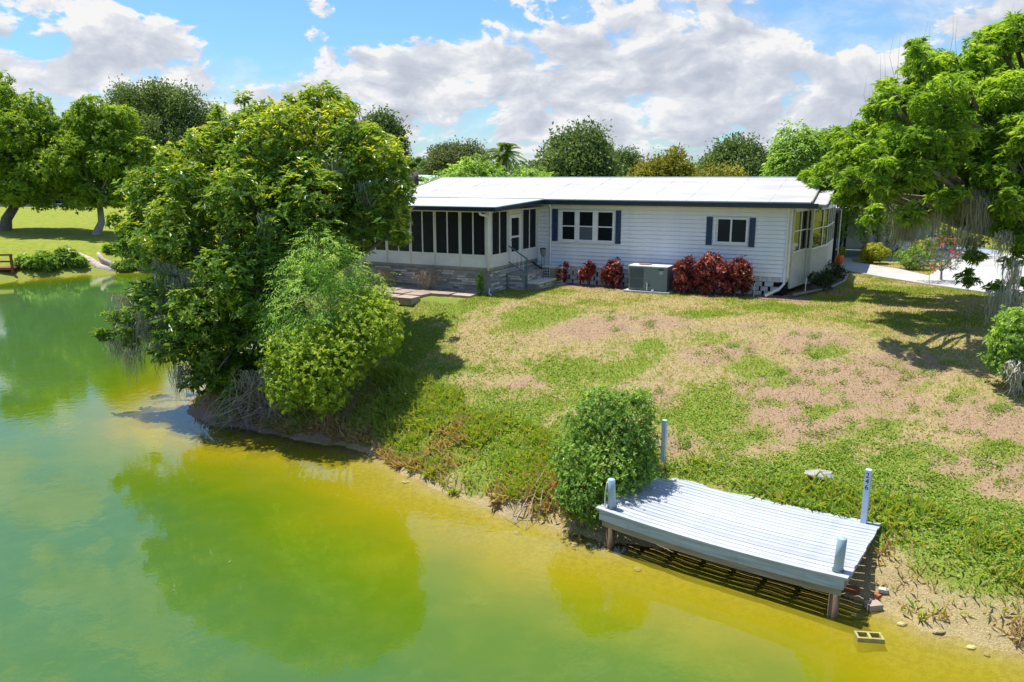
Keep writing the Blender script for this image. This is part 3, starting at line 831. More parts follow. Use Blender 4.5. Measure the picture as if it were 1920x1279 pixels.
# patio of broken paving beside the porch
pat = empty('patio', (0, 0, 0), 0); tag(pat, kind='structure')
Rp = random.Random(21)
pc = [np.array(to_house(*spot(x, y, 2.95)[:2])) for x, y in ((705, 534), (722, 556), (770, 560), (815, 561), (842, 549), (868, 541))]
for i in range(7):
    for j in range(4):
        x0, y0 = -15.3 + i * .78, PY - .05 - (j + 1) * .62
        lim = np.interp(x0 + .39, [q[0] for q in sorted(pc, key=lambda q: q[0])], [q[1] for q in sorted(pc, key=lambda q: q[0])])
        if y0 + .31 < min(lim, PY - .6) - .1 and j > 1: continue
        if x0 > -11.0 and j > 1: continue
        if x0 > -10.6 and j > 0: continue
        j8 = lambda: Rp.uniform(-.05, .05)
        q = [(x0 + .02 + j8(), y0 + .02 + j8()), (x0 + .76 + j8(), y0 + .02 + j8()), (x0 + .76 + j8(), y0 + .60 + j8()), (x0 + .02 + j8(), y0 + .60 + j8())]
        zt = 2.985 + Rp.uniform(-.015, .02)
        o = MB().prism(q, 2.72, zt).build('paver', M['patio'], pat)
        o.location = (HO[0], HO[1], 0); o.rotation_euler = (0, 0, HA)

# bed edging on the right and small stakes
edge = [lw(.25, .0, 2.97), lw(.75, 1.2, 2.98), lw(1.35, 3.0, 2.98), lw(1.6, 5.0, 2.98), lw(1.55, 7.5, 2.98), lw(1.3, 9.5, 2.98)]
o = MB().tube(edge, .055, 6).build('bed_edging', M['trim'], None, True)
tag(o, 'curved grey edging round the planting bed by the right wall', 'edging')
bedp = [lw(-.1, -.3), lw(.25, .0), lw(.75, 1.2), lw(1.35, 3.0), lw(1.6, 5.0), lw(1.55, 7.5), lw(1.3, 9.5), lw(.3, 9.6), lw(.3, 3)]
tag(MB().prism([p[:2] for p in bedp], 2.8, 2.945).build('planting_bed', M['mulch']), kind='structure')
o = MB().tube([lw(.55, .75, 2.9), lw(.56, .75, 3.52)], .016, 6).build('stake', M['white'])
tag(o, 'thin white stake standing at the front of the right planting bed', 'stake')
o = MB().tube([lw(-1.02, -.55, 2.9), lw(-1.02, -.55, 3.38)], .012, 6).build('stake', M['white'])
tag(o, 'thin white stake right of the large red shrubs', 'stake')

# carport behind the right end
cp = empty('carport', lw(0, 8.4, 0), HA, 'grey carport with black posts behind the right end of the house', 'carport')
part_box('roof', cp, M['roof'], -6, 1.35, 0, 12.2, 5.66, 5.74)
part_box('beam', cp, M['iron'], .55, .72, 0.0, 12.0, 5.42, 5.655)
part_box('cross_beam', cp, M['iron'], -6, 5.2, 12.02, 12.18, 5.30, 5.42)
for y in (3.9, 8.0, 11.9):
    part_box('post', cp, M['iron'], .56, .68, y, y + .12, 2.9, 5.418)
part_box('post', cp, M['white'], .25, .33, 4.3, 4.38, 2.9, 5.655)
part_box('post', cp, M['white'], .80, .85, 3.6, 3.65, 2.9, 5.655)
part_box('rear_wall', cp, M['greywall'], -6, 5.2, 12.6, 12.75, 2.8, 5.9)
MB().add([(-6, 12.62, 5.9), (5.2, 12.62, 5.9), (5.2, 12.7, 5.9), (-6, 12.7, 5.9), (-.4, 12.62, 7.5), (-.4, 12.7, 7.5)], [(0, 1, 4), (2, 3, 5), (1, 2, 5, 4), (3, 0, 4, 5), (0, 3, 2, 1)]).build('gable', M['soffit'], cp)
slab('rear_roof', [(-6.3, 12.5, 5.85), (-.4, 12.5, 7.6), (-.4, 22, 7.6), (-6.3, 22, 5.85)], .08, M['roof'], cp)
slab('rear_roof', [(-.4, 12.5, 7.6), (5.5, 12.5, 5.85), (5.5, 22, 5.85), (-.4, 22, 7.6)], .08, M['roof'], cp)
grl = empty('barbecue_grill', lw(-.2, 15.6, 2.94), HA, 'dark covered barbecue grill standing in the carport shade', 'grill')
MB().box(-.5, .5, -.3, .3, .15, .95).build('cover', M['iron'], grl)
MB().tube([(-.5, 0, 1.0), (.5, 0, 1.0)], .30, 10).build('hood', M['iron'], grl)
for x in (-.42, .42): MB().tube([(x, -.34, .12), (x, -.26, .12)], .12, 10).build('wheel', M['dark'], grl)
bin_ = empty('planter', lw(.95, 11.6, 2.94), HA, 'round orange ceramic planter beside the black carport post', 'planter')
MB().tube([(0, 0, 0), (0, 0, .14), (0, 0, .38), (0, 0, .44)], [.10, .16, .20, .18], 14).build('pot', M['orange'], bin_, True)
# golf cart under the tree
gc = empty('golf_cart', lw(4.05, 18.8, 2.94), HA + .4, 'white and navy golf cart parked behind the tree trunks', 'golf cart')
MB().add([(-1.1, -.55, .3), (1.1, -.55, .3), (1.1, .55, .3), (-1.1, .55, .3), (-1.05, -.5, .85), (.25, -.5, .6), (.25, .5, .6), (-1.05, .5, .85), (1.0, -.5, .95), (.7, -.5, 1.0), (.7, .5, 1.0), (1.0, .5, .95)],
         [(0, 3, 2, 1), (4, 5, 6, 7), (0, 1, 8, 9, 5, 4), (3, 7, 6, 10, 11, 2), (1, 2, 11, 8), (8, 11, 10, 9), (9, 10, 6, 5), (0, 4, 7, 3)]).build('body', M['white'], gc)
part_box('seat', gc, M['shutter'], -.55, .05, -.5, .5, .80, .95)
part_box('backrest', gc, M['shutter'], -.62, -.5, -.5, .5, .9, 1.4)
part_box('roof', gc, M['white'], -.95, .95, -.6, .6, 1.85, 1.93)
for x in (-.85, .8):
    for y in (-.5, .5):
        MB().tube([(x, y, .9), (x * .95, y, 1.85)], .02, 6).build('roof_post', M['iron'], gc)
        wh = MB().tube([(x, y - .08, .22), (x, y + .08, .22)], .22, 14).build('wheel', M['iron'], gc)
        MB().tube([(x, y - .09, .22), (x, y + .09, .22)], .11, 10).build('rim', M['white'], wh)

# ------------------------------------------------------------------ dock
FL, FR_, BR = np.array([1.62, 13.90]), np.array([5.32, 11.20]), np.array([6.72, 13.28])
DL, DD, DZ = float(np.linalg.norm(FR_ - FL)), 2.50, .80
DA = math.atan2(FR_[1] - FL[1], FR_[0] - FL[0])
dock = empty('boat_dock', (FL[0], FL[1], 0), DA, 'weathered grey-painted wooden dock with four posts on the bank', 'dock')
sag = lambda x: -.075 * (1 - ((x - DL / 2) / (DL / 2)) ** 2)
NB = 18
bwid = DD / NB
def board_mesh(length, wid, th=.035):
    xs = np.linspace(0, length, 9)
    mb, n = MB(), 9
    for x in xs:
        mb.v += [(x, 0, DZ - th + sag(x)), (x, wid, DZ - th + sag(x)), (x, wid, DZ + sag(x)), (x, wid * .5, DZ + sag(x) + .0015), (x, 0, DZ + sag(x))]
    for i in range(n - 1):
        for k in range(5):
            k2 = (k + 1) % 5
            mb.f.append((i * 5 + k, i * 5 + k2, (i + 1) * 5 + k2, (i + 1) * 5 + k))
    mb.f += [(4, 3, 2, 1, 0), tuple((n - 1) * 5 + k for k in range(5))]
    return mb.mesh('deck_board', M['deck'])
bmesh_ = board_mesh(DL, bwid - .011)
for i in range(NB):
    o = link('deck_board', bmesh_, dock)
    o.location = (R.uniform(-.012, .012), i * bwid, R.uniform(-.002, .003))
    o.rotation_euler = (0, 0, R.uniform(-.0008, .0008))
def bent_beam(name, x0, x1, y0, y1, z0, z1, mat):
    mb, n = MB(), 9
    for x in np.linspace(x0, x1, n):
        s = sag(x); mb.v += [(x, y0, z0 + s), (x, y1, z0 + s), (x, y1, z1 + s), (x, y0, z1 + s)]
    for i in range(n - 1):
        for k in range(4):
            mb.f.append((i * 4 + k, i * 4 + (k + 1) % 4, (i + 1) * 4 + (k + 1) % 4, (i + 1) * 4 + k))
    mb.f += [(3, 2, 1, 0), tuple((n - 1) * 4 + k for k in range(4))]
    return mb.build(name, mat, dock)
bent_beam('rim_beam', .06, DL - .06, .012, .055, DZ - .225, DZ - .038, M['deckface'])
bent_beam('ledger', .10, DL - .10, .060, .105, DZ - .36, DZ - .19, M['rawwood'])
bent_beam('ledger', .10, DL - .10, DD - .35, DD - .30, DZ - .36, DZ - .19, M['rawwood'])
for x in (.06, DL - .10):
    part_box('side_beam', dock, M['rawwood'], x, x + .04, .108, DD - .02, DZ - .24, DZ - .045)
for k in range(1, 8):
    x = DL * k / 8
    part_box('joist', dock, M['rawwood'], x - .02, x + .02, .108, DD - .36, DZ - .20 + sag(x), DZ - .038 + sag(x))
for x in (.22, DL - .22):
    MB().tube([(x, .19, -1.2), (x, .19, DZ - .05)], [.095, .085], 14).build('pile', M['pile'], dock, True)
    tilt = .03 if x < 1 else -.02
    pc_ = MB().tube([(x + .02, .19, DZ + .002), (x + .02 - tilt, .19, DZ + .56), (x + .02 - tilt, .19, DZ + .575)], [.078, .075, .06], 16).build('pile_top', M['pilecap'], dock, True)
    MB().tube([(x + .02, .19, DZ + .001), (x + .02, .19, DZ + .022)], .095, 16).build('collar', M['acgrey'], pc_)
MB().tube([(.24, .19, DZ + .56), (.15, .13, DZ + .50), (.12, .12, DZ + .25), (.13, .11, DZ + .02), (.17, .10, DZ + .01)], .013, 6).build('rope', M['rope'], dock)
p4 = part_box('corner_post', dock, M['post'], DL - .33, DL - .23, DD - .19, DD - .09, -.2, DZ + 1.02)
# back left post stands a little inland
pw = gspot(1243, 868, .9) - np.array([FL[0], FL[1], 0])
px_, py_ = pw[0] * math.cos(DA) + pw[1] * math.sin(DA), -pw[0] * math.sin(DA) + pw[1] * math.cos(DA)
MB().box(px_ - .045, px_ + .045, py_ - .045, py_ + .045, pw[2] - .3, pw[2] + .98).build('corner_post', M['post'], dock)
for i, ch in enumerate('246'):
    cu = bpy.data.curves.new('numeral', 'FONT'); cu.body = ch; cu.size = .135; cu.extrude = .002; cu.align_x = 'CENTER'
    cu.materials.append(M['ink'])
    tmp = bpy.data.objects.new('numeral_text', cu); COL.objects.link(tmp)
    bpy.context.view_layer.update()
    me = bpy.data.meshes.new_from_object(tmp.evaluated_get(bpy.context.evaluated_depsgraph_get()))
    bpy.data.objects.remove(tmp)
    if not me.materials: me.materials.append(M['ink'])
    o = link('numeral', me, p4)
    o.location = (DL - .28 , DD - .193, DZ + .88 - i * .115); o.rotation_euler = (math.pi / 2, 0, 0)

# bricks, block and rubble at the water's edge
def brick(name, px, py, size, rz, mat, label, cat, z=None, tiltx=0.0, group=None):
    p = gspot(px, py, .05)
    if z is None: z = gz(p[0], p[1])
    mb = MB().box(-size[0] / 2, size[0] / 2, -size[1] / 2, size[1] / 2, 0, size[2])
    o = mb.build(name, mat); o.location = (p[0], p[1], z - .01); o.rotation_euler = (tiltx, 0, rz)
    return tag(o, label, cat, group)
brick('paver_brick', 1637, 1143, (.24, .17, .13), .15, M['patio'], 'large tan brick at the water edge right of the dock', 'brick')
brick('paver_brick', 1645, 1118, (.12, .09, .06), .6, M['brick'], 'small orange brick on the sand right of the dock', 'brick', tiltx=.1)
brick('paver_brick', 1656, 1109, (.15, .10, .06), -.4, M['concrete'], 'pale broken brick beside the small orange brick', 'brick')
brick('paver_brick', 1598, 1108, (.22, .12, .08), -.5, M['brick'], 'red brick in the shadow under the dock edge', 'brick', tiltx=.15)
brick('paver_brick', 1608, 1160, (.20, .10, .06), -.2, M['cinder'], 'wet yellowish brick beside the right dock pile', 'brick')
p = spot(1629, 1198, 0)
cb = empty('cinder_block', (p[0], p[1], gz(p[0], p[1]) + .015), .12, 'two-hole cinder block lying in the shallow water', 'cinder block')
mbk = MB()
for q in ((-.10, .10, -.20, -.165), (-.10, .10, -.018, .018), (-.10, .10, .165, .20), (-.10, -.07, -.165, -.018), (.07, .10, -.165, -.018), (-.10, -.07, .018, .165), (.07, .10, .018, .165)):
    mbk.box(q[0], q[1], q[2], q[3], 0, .19)
mbk.build('shell', M['cinder'], cb)
cb.rotation_euler = (0, 0, 1.45)
def rock(name, p, s, mat, label, cat, group=None, seed=0):
    rr = random.Random(seed)
    mb = MB()
    n, m = 8, 5
    vs = []
    for j in range(m + 1):
        th_ = math.pi * j / m
        for i in range(n):
            ph = 2 * math.pi * i / n
            k = 1 + rr.uniform(-.22, .22)
            vs.append((s[0] * k * math.sin(th_) * math.cos(ph), s[1] * k * math.sin(th_) * math.sin(ph), s[2] * (k * math.cos(th_) * .7 + .3)))
    mb.add(vs, [(j * n + i, (j + 1) * n + i, (j + 1) * n + (i + 1) % n, j * n + (i + 1) % n) for j in range(m) for i in range(n)])
    o = mb.build(name, mat); o.location = p
    return tag(o, label, cat, group)
M['rock'] = plain('wet_shore_stone', (0.50, 0.42, 0.22), (0.34, 0.28, 0.13), 0.8, 6, 0.4, 30, vary=.3)
p = gspot(1540, 893, 1.2)
o = rock('concrete_slab', (p[0], p[1], p[2] + .01), (.34, .20, .09), M['trim'], 'flat pale concrete lump in the weeds behind the dock', 'concrete', seed=5)
STN = [(1760, 1185, 'largest pale stone on the sand right of the cinder block'), (1820, 1215, 'small stone in the shallows at the bottom right corner'), (1690, 1172, 'small stone just above the waterline right of the large tan brick'), (1075, 1022, 'yellowish stone in the shallows left of the dock pile'), (1195, 1068, 'small stone in the water in front of the left dock pile'),
       (970, 1000, 'small stone in the shallows below the dry sticks'), (1850, 1228, 'flat stone half under water furthest right on the shore'), (760, 905, 'small stone in the yellow shallows below the straw bank')]
for i, (x, y, lab) in enumerate(STN):
    p = gspot(x, y, 0.0)
    rock('shore_stone', (p[0], p[1], p[2]), (R.uniform(.05, .10), R.uniform(.05, .09), R.uniform(.03, .05)), M['rock'], lab, 'stone', 'stones along the shoreline', seed=i)

# ------------------------------------------------------------------ vegetation tools
def unit(v):
    return v / (np.linalg.norm(v, axis=-1, keepdims=True) + 1e-9)
def rdir(n):
    return unit(NR.normal(size=(n, 3)))
def leaves(name, P, D, N, L, W, tint, mat, parent=None, fold=.18, curl=.15):
    """folded two-triangle leaves: base, left, right, tip"""
    n = len(P)
    D = unit(D); S = unit(np.cross(D, N)); U = np.cross(S, D)
    L = np.broadcast_to(np.asarray(L, float), (n,))[:, None]; W = np.broadcast_to(np.asarray(W, float), (n,))[:, None]
    mid = P + D * L * .45
    tip = P + D * L - U * L * curl
    a, b = mid + S * W * .5 + U * W * fold, mid - S * W * .5 + U * W * fold
    V = np.stack([P, b, tip, a], 1).reshape(-1, 3)
    i = np.arange(n)[:, None] * 4
    Fc = np.concatenate([i + [0, 1, 2], i + [0, 2, 3]], 1).reshape(-1, 3)
    return np_mesh(name, V, Fc, mat, parent, fattrs=dict(tint=np.repeat(np.clip(tint, 0, 1), 2)))
def shell_points(lobes, n, inner=.55):
    """points in the outer part of a set of ellipsoid lobes, thinned inside neighbours"""
    C = np.array([l[0] for l in lobes], float); Rr = np.array([np.broadcast_to(l[1], (3,)) for l in lobes], float)
    ar = (Rr[:, 0] * Rr[:, 1] + Rr[:, 0] * Rr[:, 2] + Rr[:, 1] * Rr[:, 2])
    k = NR.choice(len(C), size=int(n * 1.7), p=ar / ar.sum())
    d = rdir(len(k))
    rad = inner + (1.06 - inner) * NR.random(len(k)) ** .6
    stray = NR.random(len(k)) < .08
    reach = np.minimum(.38, .22 / Rr[k].mean(1))
    rad = np.where(stray, 1.05 + reach * NR.random(len(k)), rad)
    P = C[k] + d * Rr[k] * rad[:, None]
    ok = np.ones(len(k), bool)
    for j in range(len(C)):
        q = np.linalg.norm((P - C[j]) / Rr[j], axis=1)
        ok &= ~((q < .62) & (k != j) & (NR.random(len(k)) < .9))
    P, d, k = P[ok][:n], d[ok][:n], k[ok][:n]
    return P, unit(d / Rr[k]), k
def crown(name, parent, lobes, n, style, L, W, mat, m=7, spread=.18, up=.4, tint_top=0.0, tint0=.45, tvar=.28, inner=.55, curl=.15):
    P, O, k = shell_points(lobes, n, inner)
    n = len(P)
    zmin, zmax = P[:, 2].min(), P[:, 2].max()
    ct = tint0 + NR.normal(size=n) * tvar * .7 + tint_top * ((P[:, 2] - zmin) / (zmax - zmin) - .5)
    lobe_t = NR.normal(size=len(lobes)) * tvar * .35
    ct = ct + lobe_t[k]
    a = unit(O * .8 + np.array([0, 0, up]) + NR.normal(size=(n, 3)) * .35)
    rep = lambda x: np.repeat(x, m, 0)
    Pm, am, cm = rep(P), rep(a), rep(ct)
    N = n * m
    if style == 'rosette':
        pr = unit(np.cross(am, rdir(N)))
        D = am * NR.uniform(.05, .7, (N, 1)) + pr
        base = Pm + am * NR.uniform(-.06, .06, (N, 1)) * (spread / .18)
        Nn = am
    elif style == 'spray':
        hor = O * [1, 1, .25] + NR.normal(size=(n, 3)) * .45 + [0, 0, -.18]
        tw = rep(unit(hor)); t = np.tile(np.linspace(0, 1, m), n)[:, None]
        sgn = np.tile(np.where(np.arange(m) % 2, 1., -1.), n)[:, None]
        sd = unit(np.cross(tw, np.array([0, 0, 1.]) + NR.normal(size=(N, 3)) * .15))
        base = Pm + tw * t * spread * 2.2 + np.array([0, 0, -1.]) * t ** 2 * spread * .8 + NR.normal(size=(N, 3)) * spread * .06
        D = tw * .6 + sd * sgn * NR.uniform(.5, 1.2, (N, 1)) + np.array([0, 0, -1.]) * NR.uniform(.1, .7, (N, 1))
        Nn = np.array([0, 0, 1.]) + NR.normal(size=(N, 3)) * .25
    else:
        base = Pm + NR.normal(size=(N, 3)) * spread
        D = NR.normal(size=(N, 3)) + am * .4
        Nn = am + NR.normal(size=(N, 3)) * .6
    Ls = L * NR.uniform(.65, 1.2, N); Ws = W * NR.uniform(.7, 1.2, N)
    tint = cm + NR.normal(size=N) * tvar * .5
    o = leaves(name, base, D, Nn, Ls, Ws, tint, mat, parent, curl=curl)
    o['kind'] = 'stuff'
    return o, P
def limbs(name, parent, base, lobes, r0, mat, every=1, twigs=None, n=8):
    """trunk with limbs running to the lobes, as one mesh"""
    base = np.array(base, float)
    mb = MB()
    tops = np.array([l[0] for l in lobes])
    fork = base + (tops.mean(0) - base) * [.35, .35, .38]
    mid = (base + fork) / 2 + NR.normal(size=3) * r0 * .5
    mb.tube([base - [0, 0, .3], base + [0, 0, .05], mid, fork], [r0 * 1.5, r0 * 1.15, r0 * .9, r0 * .75], n)
    for j, l in enumerate(lobes):
        if j % every: continue
        c = np.array(l[0]); v = c - fork
        m1 = fork + v * .45 + NR.normal(size=3) * np.linalg.norm(v) * .06 + [0, 0, np.linalg.norm(v) * .06]
        rr = r0 * (.30 + .22 * R.random())
        mb.tube([fork - v / (np.linalg.norm(v) + 1e-6) * r0 * .3, m1, c, c + v / (np.linalg.norm(v) + 1e-6) * np.mean(l[1]) * .6], [rr, rr * .7, rr * .35, rr * .12], 6)
    if twigs is not None:
        for P in twigs:
            q = tops[np.argmin(np.linalg.norm(tops - P, axis=1))]
            mb.tube([q + (P - q) * .1, q + (P - q) * .6 + NR.normal(size=3) * .05, P], [r0 * .09, r0 * .06, r0 * .02], 4, cap=False)
    return mb.build(name, mat, parent, True)
def moss(name, parent, anchors, lo, hi, strands=16, wid=.035, spread=.12):
    V, Fc, T = [], [], []
    for A in anchors:
        Lm = R.uniform(lo, hi)
        for s in range(strands):
            p = np.array(A) + [R.gauss(0, spread), R.gauss(0, spread), R.uniform(-.05, .1)]
            Lk = Lm * R.uniform(.45, 1.0)
            an = R.uniform(0, math.pi); sx, sy = math.cos(an), math.sin(an)
            b = len(V); nseg = 5; tt = R.uniform(0, 1)
            wx_ = 0; wy_ = 0
            for i in range(nseg + 1):
                t = i / nseg
                w_ = wid * (1.08 - t) * R.uniform(.5, 1.4)
                wx_ += R.gauss(0, .045); wy_ += R.gauss(0, .045)
                c = p + [wx_ - (p[0] - A[0]) * t * .75, wy_ - (p[1] - A[1]) * t * .75, -Lk * t]
                V.append(c + np.array([sx, sy, 0]) * w_); V.append(c - np.array([sx, sy, 0]) * w_)
            for i in range(nseg):
                Fc.append((b + 2 * i, b + 2 * i + 1, b + 2 * i + 3, b + 2 * i + 2)); T.append(tt)
    o = np_mesh(name, V, Fc, M['moss'], parent, fattrs=dict(tint=T))
    o['kind'] = 'stuff'
    return o
def px_lobes(lst, dflt_depth=None, back=0.0, squash=1.0):
    out = []
    for l in lst:
        px, py, r, dep = l
        c = far(px, py, dep); rr = r * dep / F_PX
        out.append((c, (rr, rr * 1.05, rr * squash)))
        if back and R.random() < .5:
            out.append((c + [R.uniform(-.3, .3) * rr, back * R.uniform(.6, 1.1), R.uniform(-.5, .0) * rr], (rr * .95, rr, rr * .9)))
    return out
def clump_lobes(c, rx, ry, rz, n, k=.45, seed=0):
    """an uneven crown made from n lobes in an ellipsoid"""
    rr = random.Random(seed); out = []
    for i in range(n):
        while True:
            v = np.array([rr.uniform(-1, 1), rr.uniform(-1, 1), rr.uniform(-.9, 1)])
            if .25 < np.linalg.norm(v) < 1: break
        s = k * rr.uniform(.5, 1.35)
        out.append((np.array(c) + v * [rx, ry, rz] * (1 - s * .75), (rx * s, ry * s, rz * s * 1.05)))
    return out

def clumpify(lobes, k, s, seed=0):
    """break every lobe into k smaller clumps near its surface"""
    rr = random.Random(seed); out = []
    for c, r in lobes:
        r = np.array(np.broadcast_to(r, (3,)))
        for i in range(k):
            v = np.array([rr.gauss(0, 1), rr.gauss(0, 1), rr.gauss(.15, 1)]); v /= np.linalg.norm(v)
            q = s * rr.uniform(.7, 1.3)
            out.append((np.array(c) + v * r * (1 - q * .6), r * q * [1, 1, .8]))
    return out
LF = {
    'magnolia': leafy('magnolia_leaf', (0.044, 0.105, 0.016), (0.145, 0.235, 0.032), (0.35, 0.38, 0.048), 0.30, .34, .5),
    'feather': leafy('feathery_leaf', (0.075, 0.165, 0.035), (0.185, 0.325, 0.075), (0.34, 0.47, 0.13), 0.5, .35),
    'lime': leafy('lime_leaf', (0.060, 0.125, 0.014), (0.175, 0.27, 0.026), (0.35, 0.42, 0.052), 0.45, .35),
    'bush': leafy('bush_leaf', (0.045, 0.105, 0.018), (0.115, 0.215, 0.036), (0.27, 0.38, 0.075), 0.4, .3),
    'ash': leafy('ash_leaf', (0.055, 0.120, 0.018), (0.140, 0.245, 0.032), (0.29, 0.40, 0.060), 0.45, .40),
    'red': leafy('copper_leaf', (0.045, 0.010, 0.010), (0.17, 0.036, 0.032), (0.46, 0.20, 0.165), 0.4, .2),
    'dry': leafy('dry_twig_leaf', (0.17, 0.12, 0.085), (0.30, 0.23, 0.17), (0.42, 0.34, 0.25), 0.8, .1, .1),
    'oak': leafy('live_oak_leaf', (0.040, 0.072, 0.026), (0.095, 0.150, 0.050), (0.19, 0.25, 0.085), 0.5, .25),  # leaf tones lightened in place of haze over the far trees
    'olive': leafy('olive_oak_leaf', (0.050, 0.068, 0.028), (0.105, 0.135, 0.055), (0.19, 0.22, 0.09), 0.5, .25),
    'gold': leafy('golden_leaf', (0.080, 0.088, 0.016), (0.185, 0.19, 0.03), (0.31, 0.29, 0.055), 0.5, .3),
    'bright': leafy('bright_leaf', (0.060, 0.125, 0.025), (0.165, 0.28, 0.050), (0.34, 0.46, 0.12), 0.45, .35),
    'palm': leafy('palm_leaf', (0.045, 0.085, 0.020), (0.11, 0.18, 0.04), (0.23, 0.30, 0.08), 0.4, .3),
    'yellowbush': leafy('yellow_green_leaf', (0.09, 0.13, 0.015), (0.26, 0.30, 0.03), (0.47, 0.46, 0.07), 0.45, .3),
    'dark': leafy('dark_hedge_leaf', (0.012, 0.030, 0.010), (0.030, 0.060, 0.018), (0.07, 0.11, 0.03), 0.45, .2),
    'flower': leafy('pink_red_petal', (0.50, 0.02, 0.04), (0.70, 0.10, 0.14), (0.80, 0.35, 0.33), 0.5, .3),
    'fog': leafy('grey_green_leaf', (0.06, 0.08, 0.055), (0.12, 0.15, 0.10), (0.20, 0.23, 0.16), 0.6, .2),
    'grass': leafy('grass_blade', (0.44, 0.35, 0.17), (0.235, 0.275, 0.04), (0.125, 0.24, 0.02), 0.6, .3, .2),
    'weed': leafy('weed_leaf', (0.075, 0.140, 0.020), (0.165, 0.27, 0.038), (0.32, 0.40, 0.075), 0.5, .35, .3),
    'straw': leafy('straw_blade', (0.27, 0.215, 0.125), (0.38, 0.31, 0.19), (0.48, 0.41, 0.27), 0.8, .35, .1),
    'litter': leafy('dry_litter', (0.075, 0.05, 0.03), (0.24, 0.165, 0.105), (0.42, 0.33, 0.22), 0.9, .1, .05),
    'tallgrass': leafy('tall_grass_blade', (0.35, 0.33, 0.13), (0.26, 0.34, 0.07), (0.17, 0.30, 0.042), 0.55, .45, .2),
}

# ------------------------------------------------------------------ magnolia on the point
MAG = [(600, 195, 36, 24.5), (628, 218, 38, 24), (548, 225, 38, 25), (480, 222, 42, 25), (440, 245, 42, 24.5), (560, 270, 66, 23.5), (655, 280, 62, 23.5), (700, 320, 55, 23), (722, 358, 40, 22.8), (742, 330, 22, 22.9), (606, 174, 15, 24.5), (630, 178, 11, 24.4), (458, 190, 13, 25), (546, 192, 12, 25), (262, 338, 14, 24), (748, 302, 12, 23), (215, 412, 12, 24), (228, 470, 14, 23.6), (182, 629, 9, 23), (410, 212, 12, 24.6), (690, 262, 13, 23.4), (735, 440, 26, 22.4), (520, 240, 45, 24.6), (410, 270, 45, 24.4), (480, 300, 72, 23.5),
       (385, 300, 50, 24), (345, 330, 55, 24), (600, 360, 80, 22.8), (480, 385, 88, 22.3), (372, 390, 78, 23), (290, 370, 52, 24), (262, 412, 40, 24), (262, 452, 40, 23.5), (330, 460, 66, 22.5), (430, 475, 86, 21.7), (550, 450, 75, 22.2),
       (672, 430, 60, 22.8), (715, 405, 36, 22.6), (500, 570, 78, 21.6), (405, 585, 78, 21.8), (330, 570, 56, 22.5), (262, 565, 40, 23), (222, 600, 28, 23.2), (205, 626, 16, 23.0), (250, 625, 30, 22.8), (340, 645, 48, 22), (430, 665, 66, 21.5), (385, 705, 46, 22), (520, 650, 60, 21.5), (445, 735, 44, 21.6), (650, 380, 60, 23)]
mag = empty('magnolia_tree', (-7.4, 23.0, gz(-7.4, 23.0)), 0, 'large glossy magnolia tree with hanging moss on the left point', 'tree')
ml = px_lobes(MAG, back=2.4)
mlc = clumpify(ml, 6, .60, 1)
inv = lambda o: np.array(o.location)
def local(o, lobes): return [(np.array(c) - inv(o), r) for c, r in lobes]
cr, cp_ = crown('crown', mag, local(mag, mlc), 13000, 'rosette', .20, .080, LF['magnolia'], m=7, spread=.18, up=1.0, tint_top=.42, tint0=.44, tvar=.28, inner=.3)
limbs('trunk', mag, (0, 0, 0), local(mag, ml), .24, M['bark'], 1, twigs=cp_[:350])
anch = []
for px, py, dep in ((285, 480, 22.8), (300, 490, 22.5), (320, 500, 22.4), (350, 505, 22.2), (260, 590, 22.6), (235, 612, 22.8), (275, 610, 22.6), (300, 640, 22.2), (215, 640, 22.9), (250, 660, 22.5), (340, 690, 21.8), (225, 560, 23), (480, 700, 21.2), (510, 690, 21.2), (500, 410, 21.6), (640, 300, 22.8), (620, 310, 22.7), (300, 560, 22.3), (690, 345, 22.6), (540, 520, 21.2), (330, 520, 22.1), (370, 510, 22.0)):
    for q in range(3):
        anch.append(far(px + R.uniform(-14, 14), py + R.uniform(-8, 8), dep - .2) - inv(mag))
moss('moss', mag, anch, .6, 1.4, 30, .010, .10)

# feathery shrub and lime shrub in front of it
def shrub(name, label, cat, lobes_px, base, n, style, L, W, mat, back=.9, stem_r=.05, group=None, bark='bark', **kw):
    o = empty(name, tuple(base), 0, label, cat, group)
    lb = local(o, px_lobes(lobes_px, back=back))
    c, P = crown('foliage', o, lb, n, style, L, W, mat, **kw)
    limbs('stem', o, (0, 0, 0), lb, stem_r, M[bark], 1, twigs=P[:60], n=6)
    return o
shrub('feathery_shrub', 'feathery blue-green shrub growing against the magnolia', 'shrub',
      [(600, 465, 45, 21.2), (565, 500, 45, 21.2), (630, 510, 50, 21.2), (575, 560, 62, 20.8), (640, 570, 55, 21), (545, 610, 50, 20.6), (600, 630, 62, 20.6), (660, 620, 45, 20.9), (690, 540, 35, 21.4), (560, 650, 45, 20.5), (690, 585, 30, 21.2), (530, 580, 35, 20.8)],
      gspot(650, 740, 1.2), 4200, 'spray', .105, .026, LF['feather'], m=9, spread=.14, up=.8, tint0=.72, inner=.35)
shrub('lime_shrub', 'round yellow-green shrub at the foot of the bank', 'shrub',
      [(540, 660, 42, 19.9), (520, 690, 34, 19.8), (580, 690, 55, 19.6), (540, 730, 40, 19.5), (610, 735, 42, 19.5), (640, 680, 50, 19.8), (680, 640, 46, 20.2), (715, 600, 42, 20.6), (700, 570, 34, 20.9), (660, 600, 40, 20.4), (720, 640, 30, 20.4), (590, 640, 35, 19.9), (430, 560, 22, 21), (425, 530, 20, 21.1)],
      gspot(640, 770, 1.0), 4600, 'rosette', .085, .042, LF['lime'], m=8, spread=.13, up=.6, tint0=.66, tint_top=.3, inner=.5)
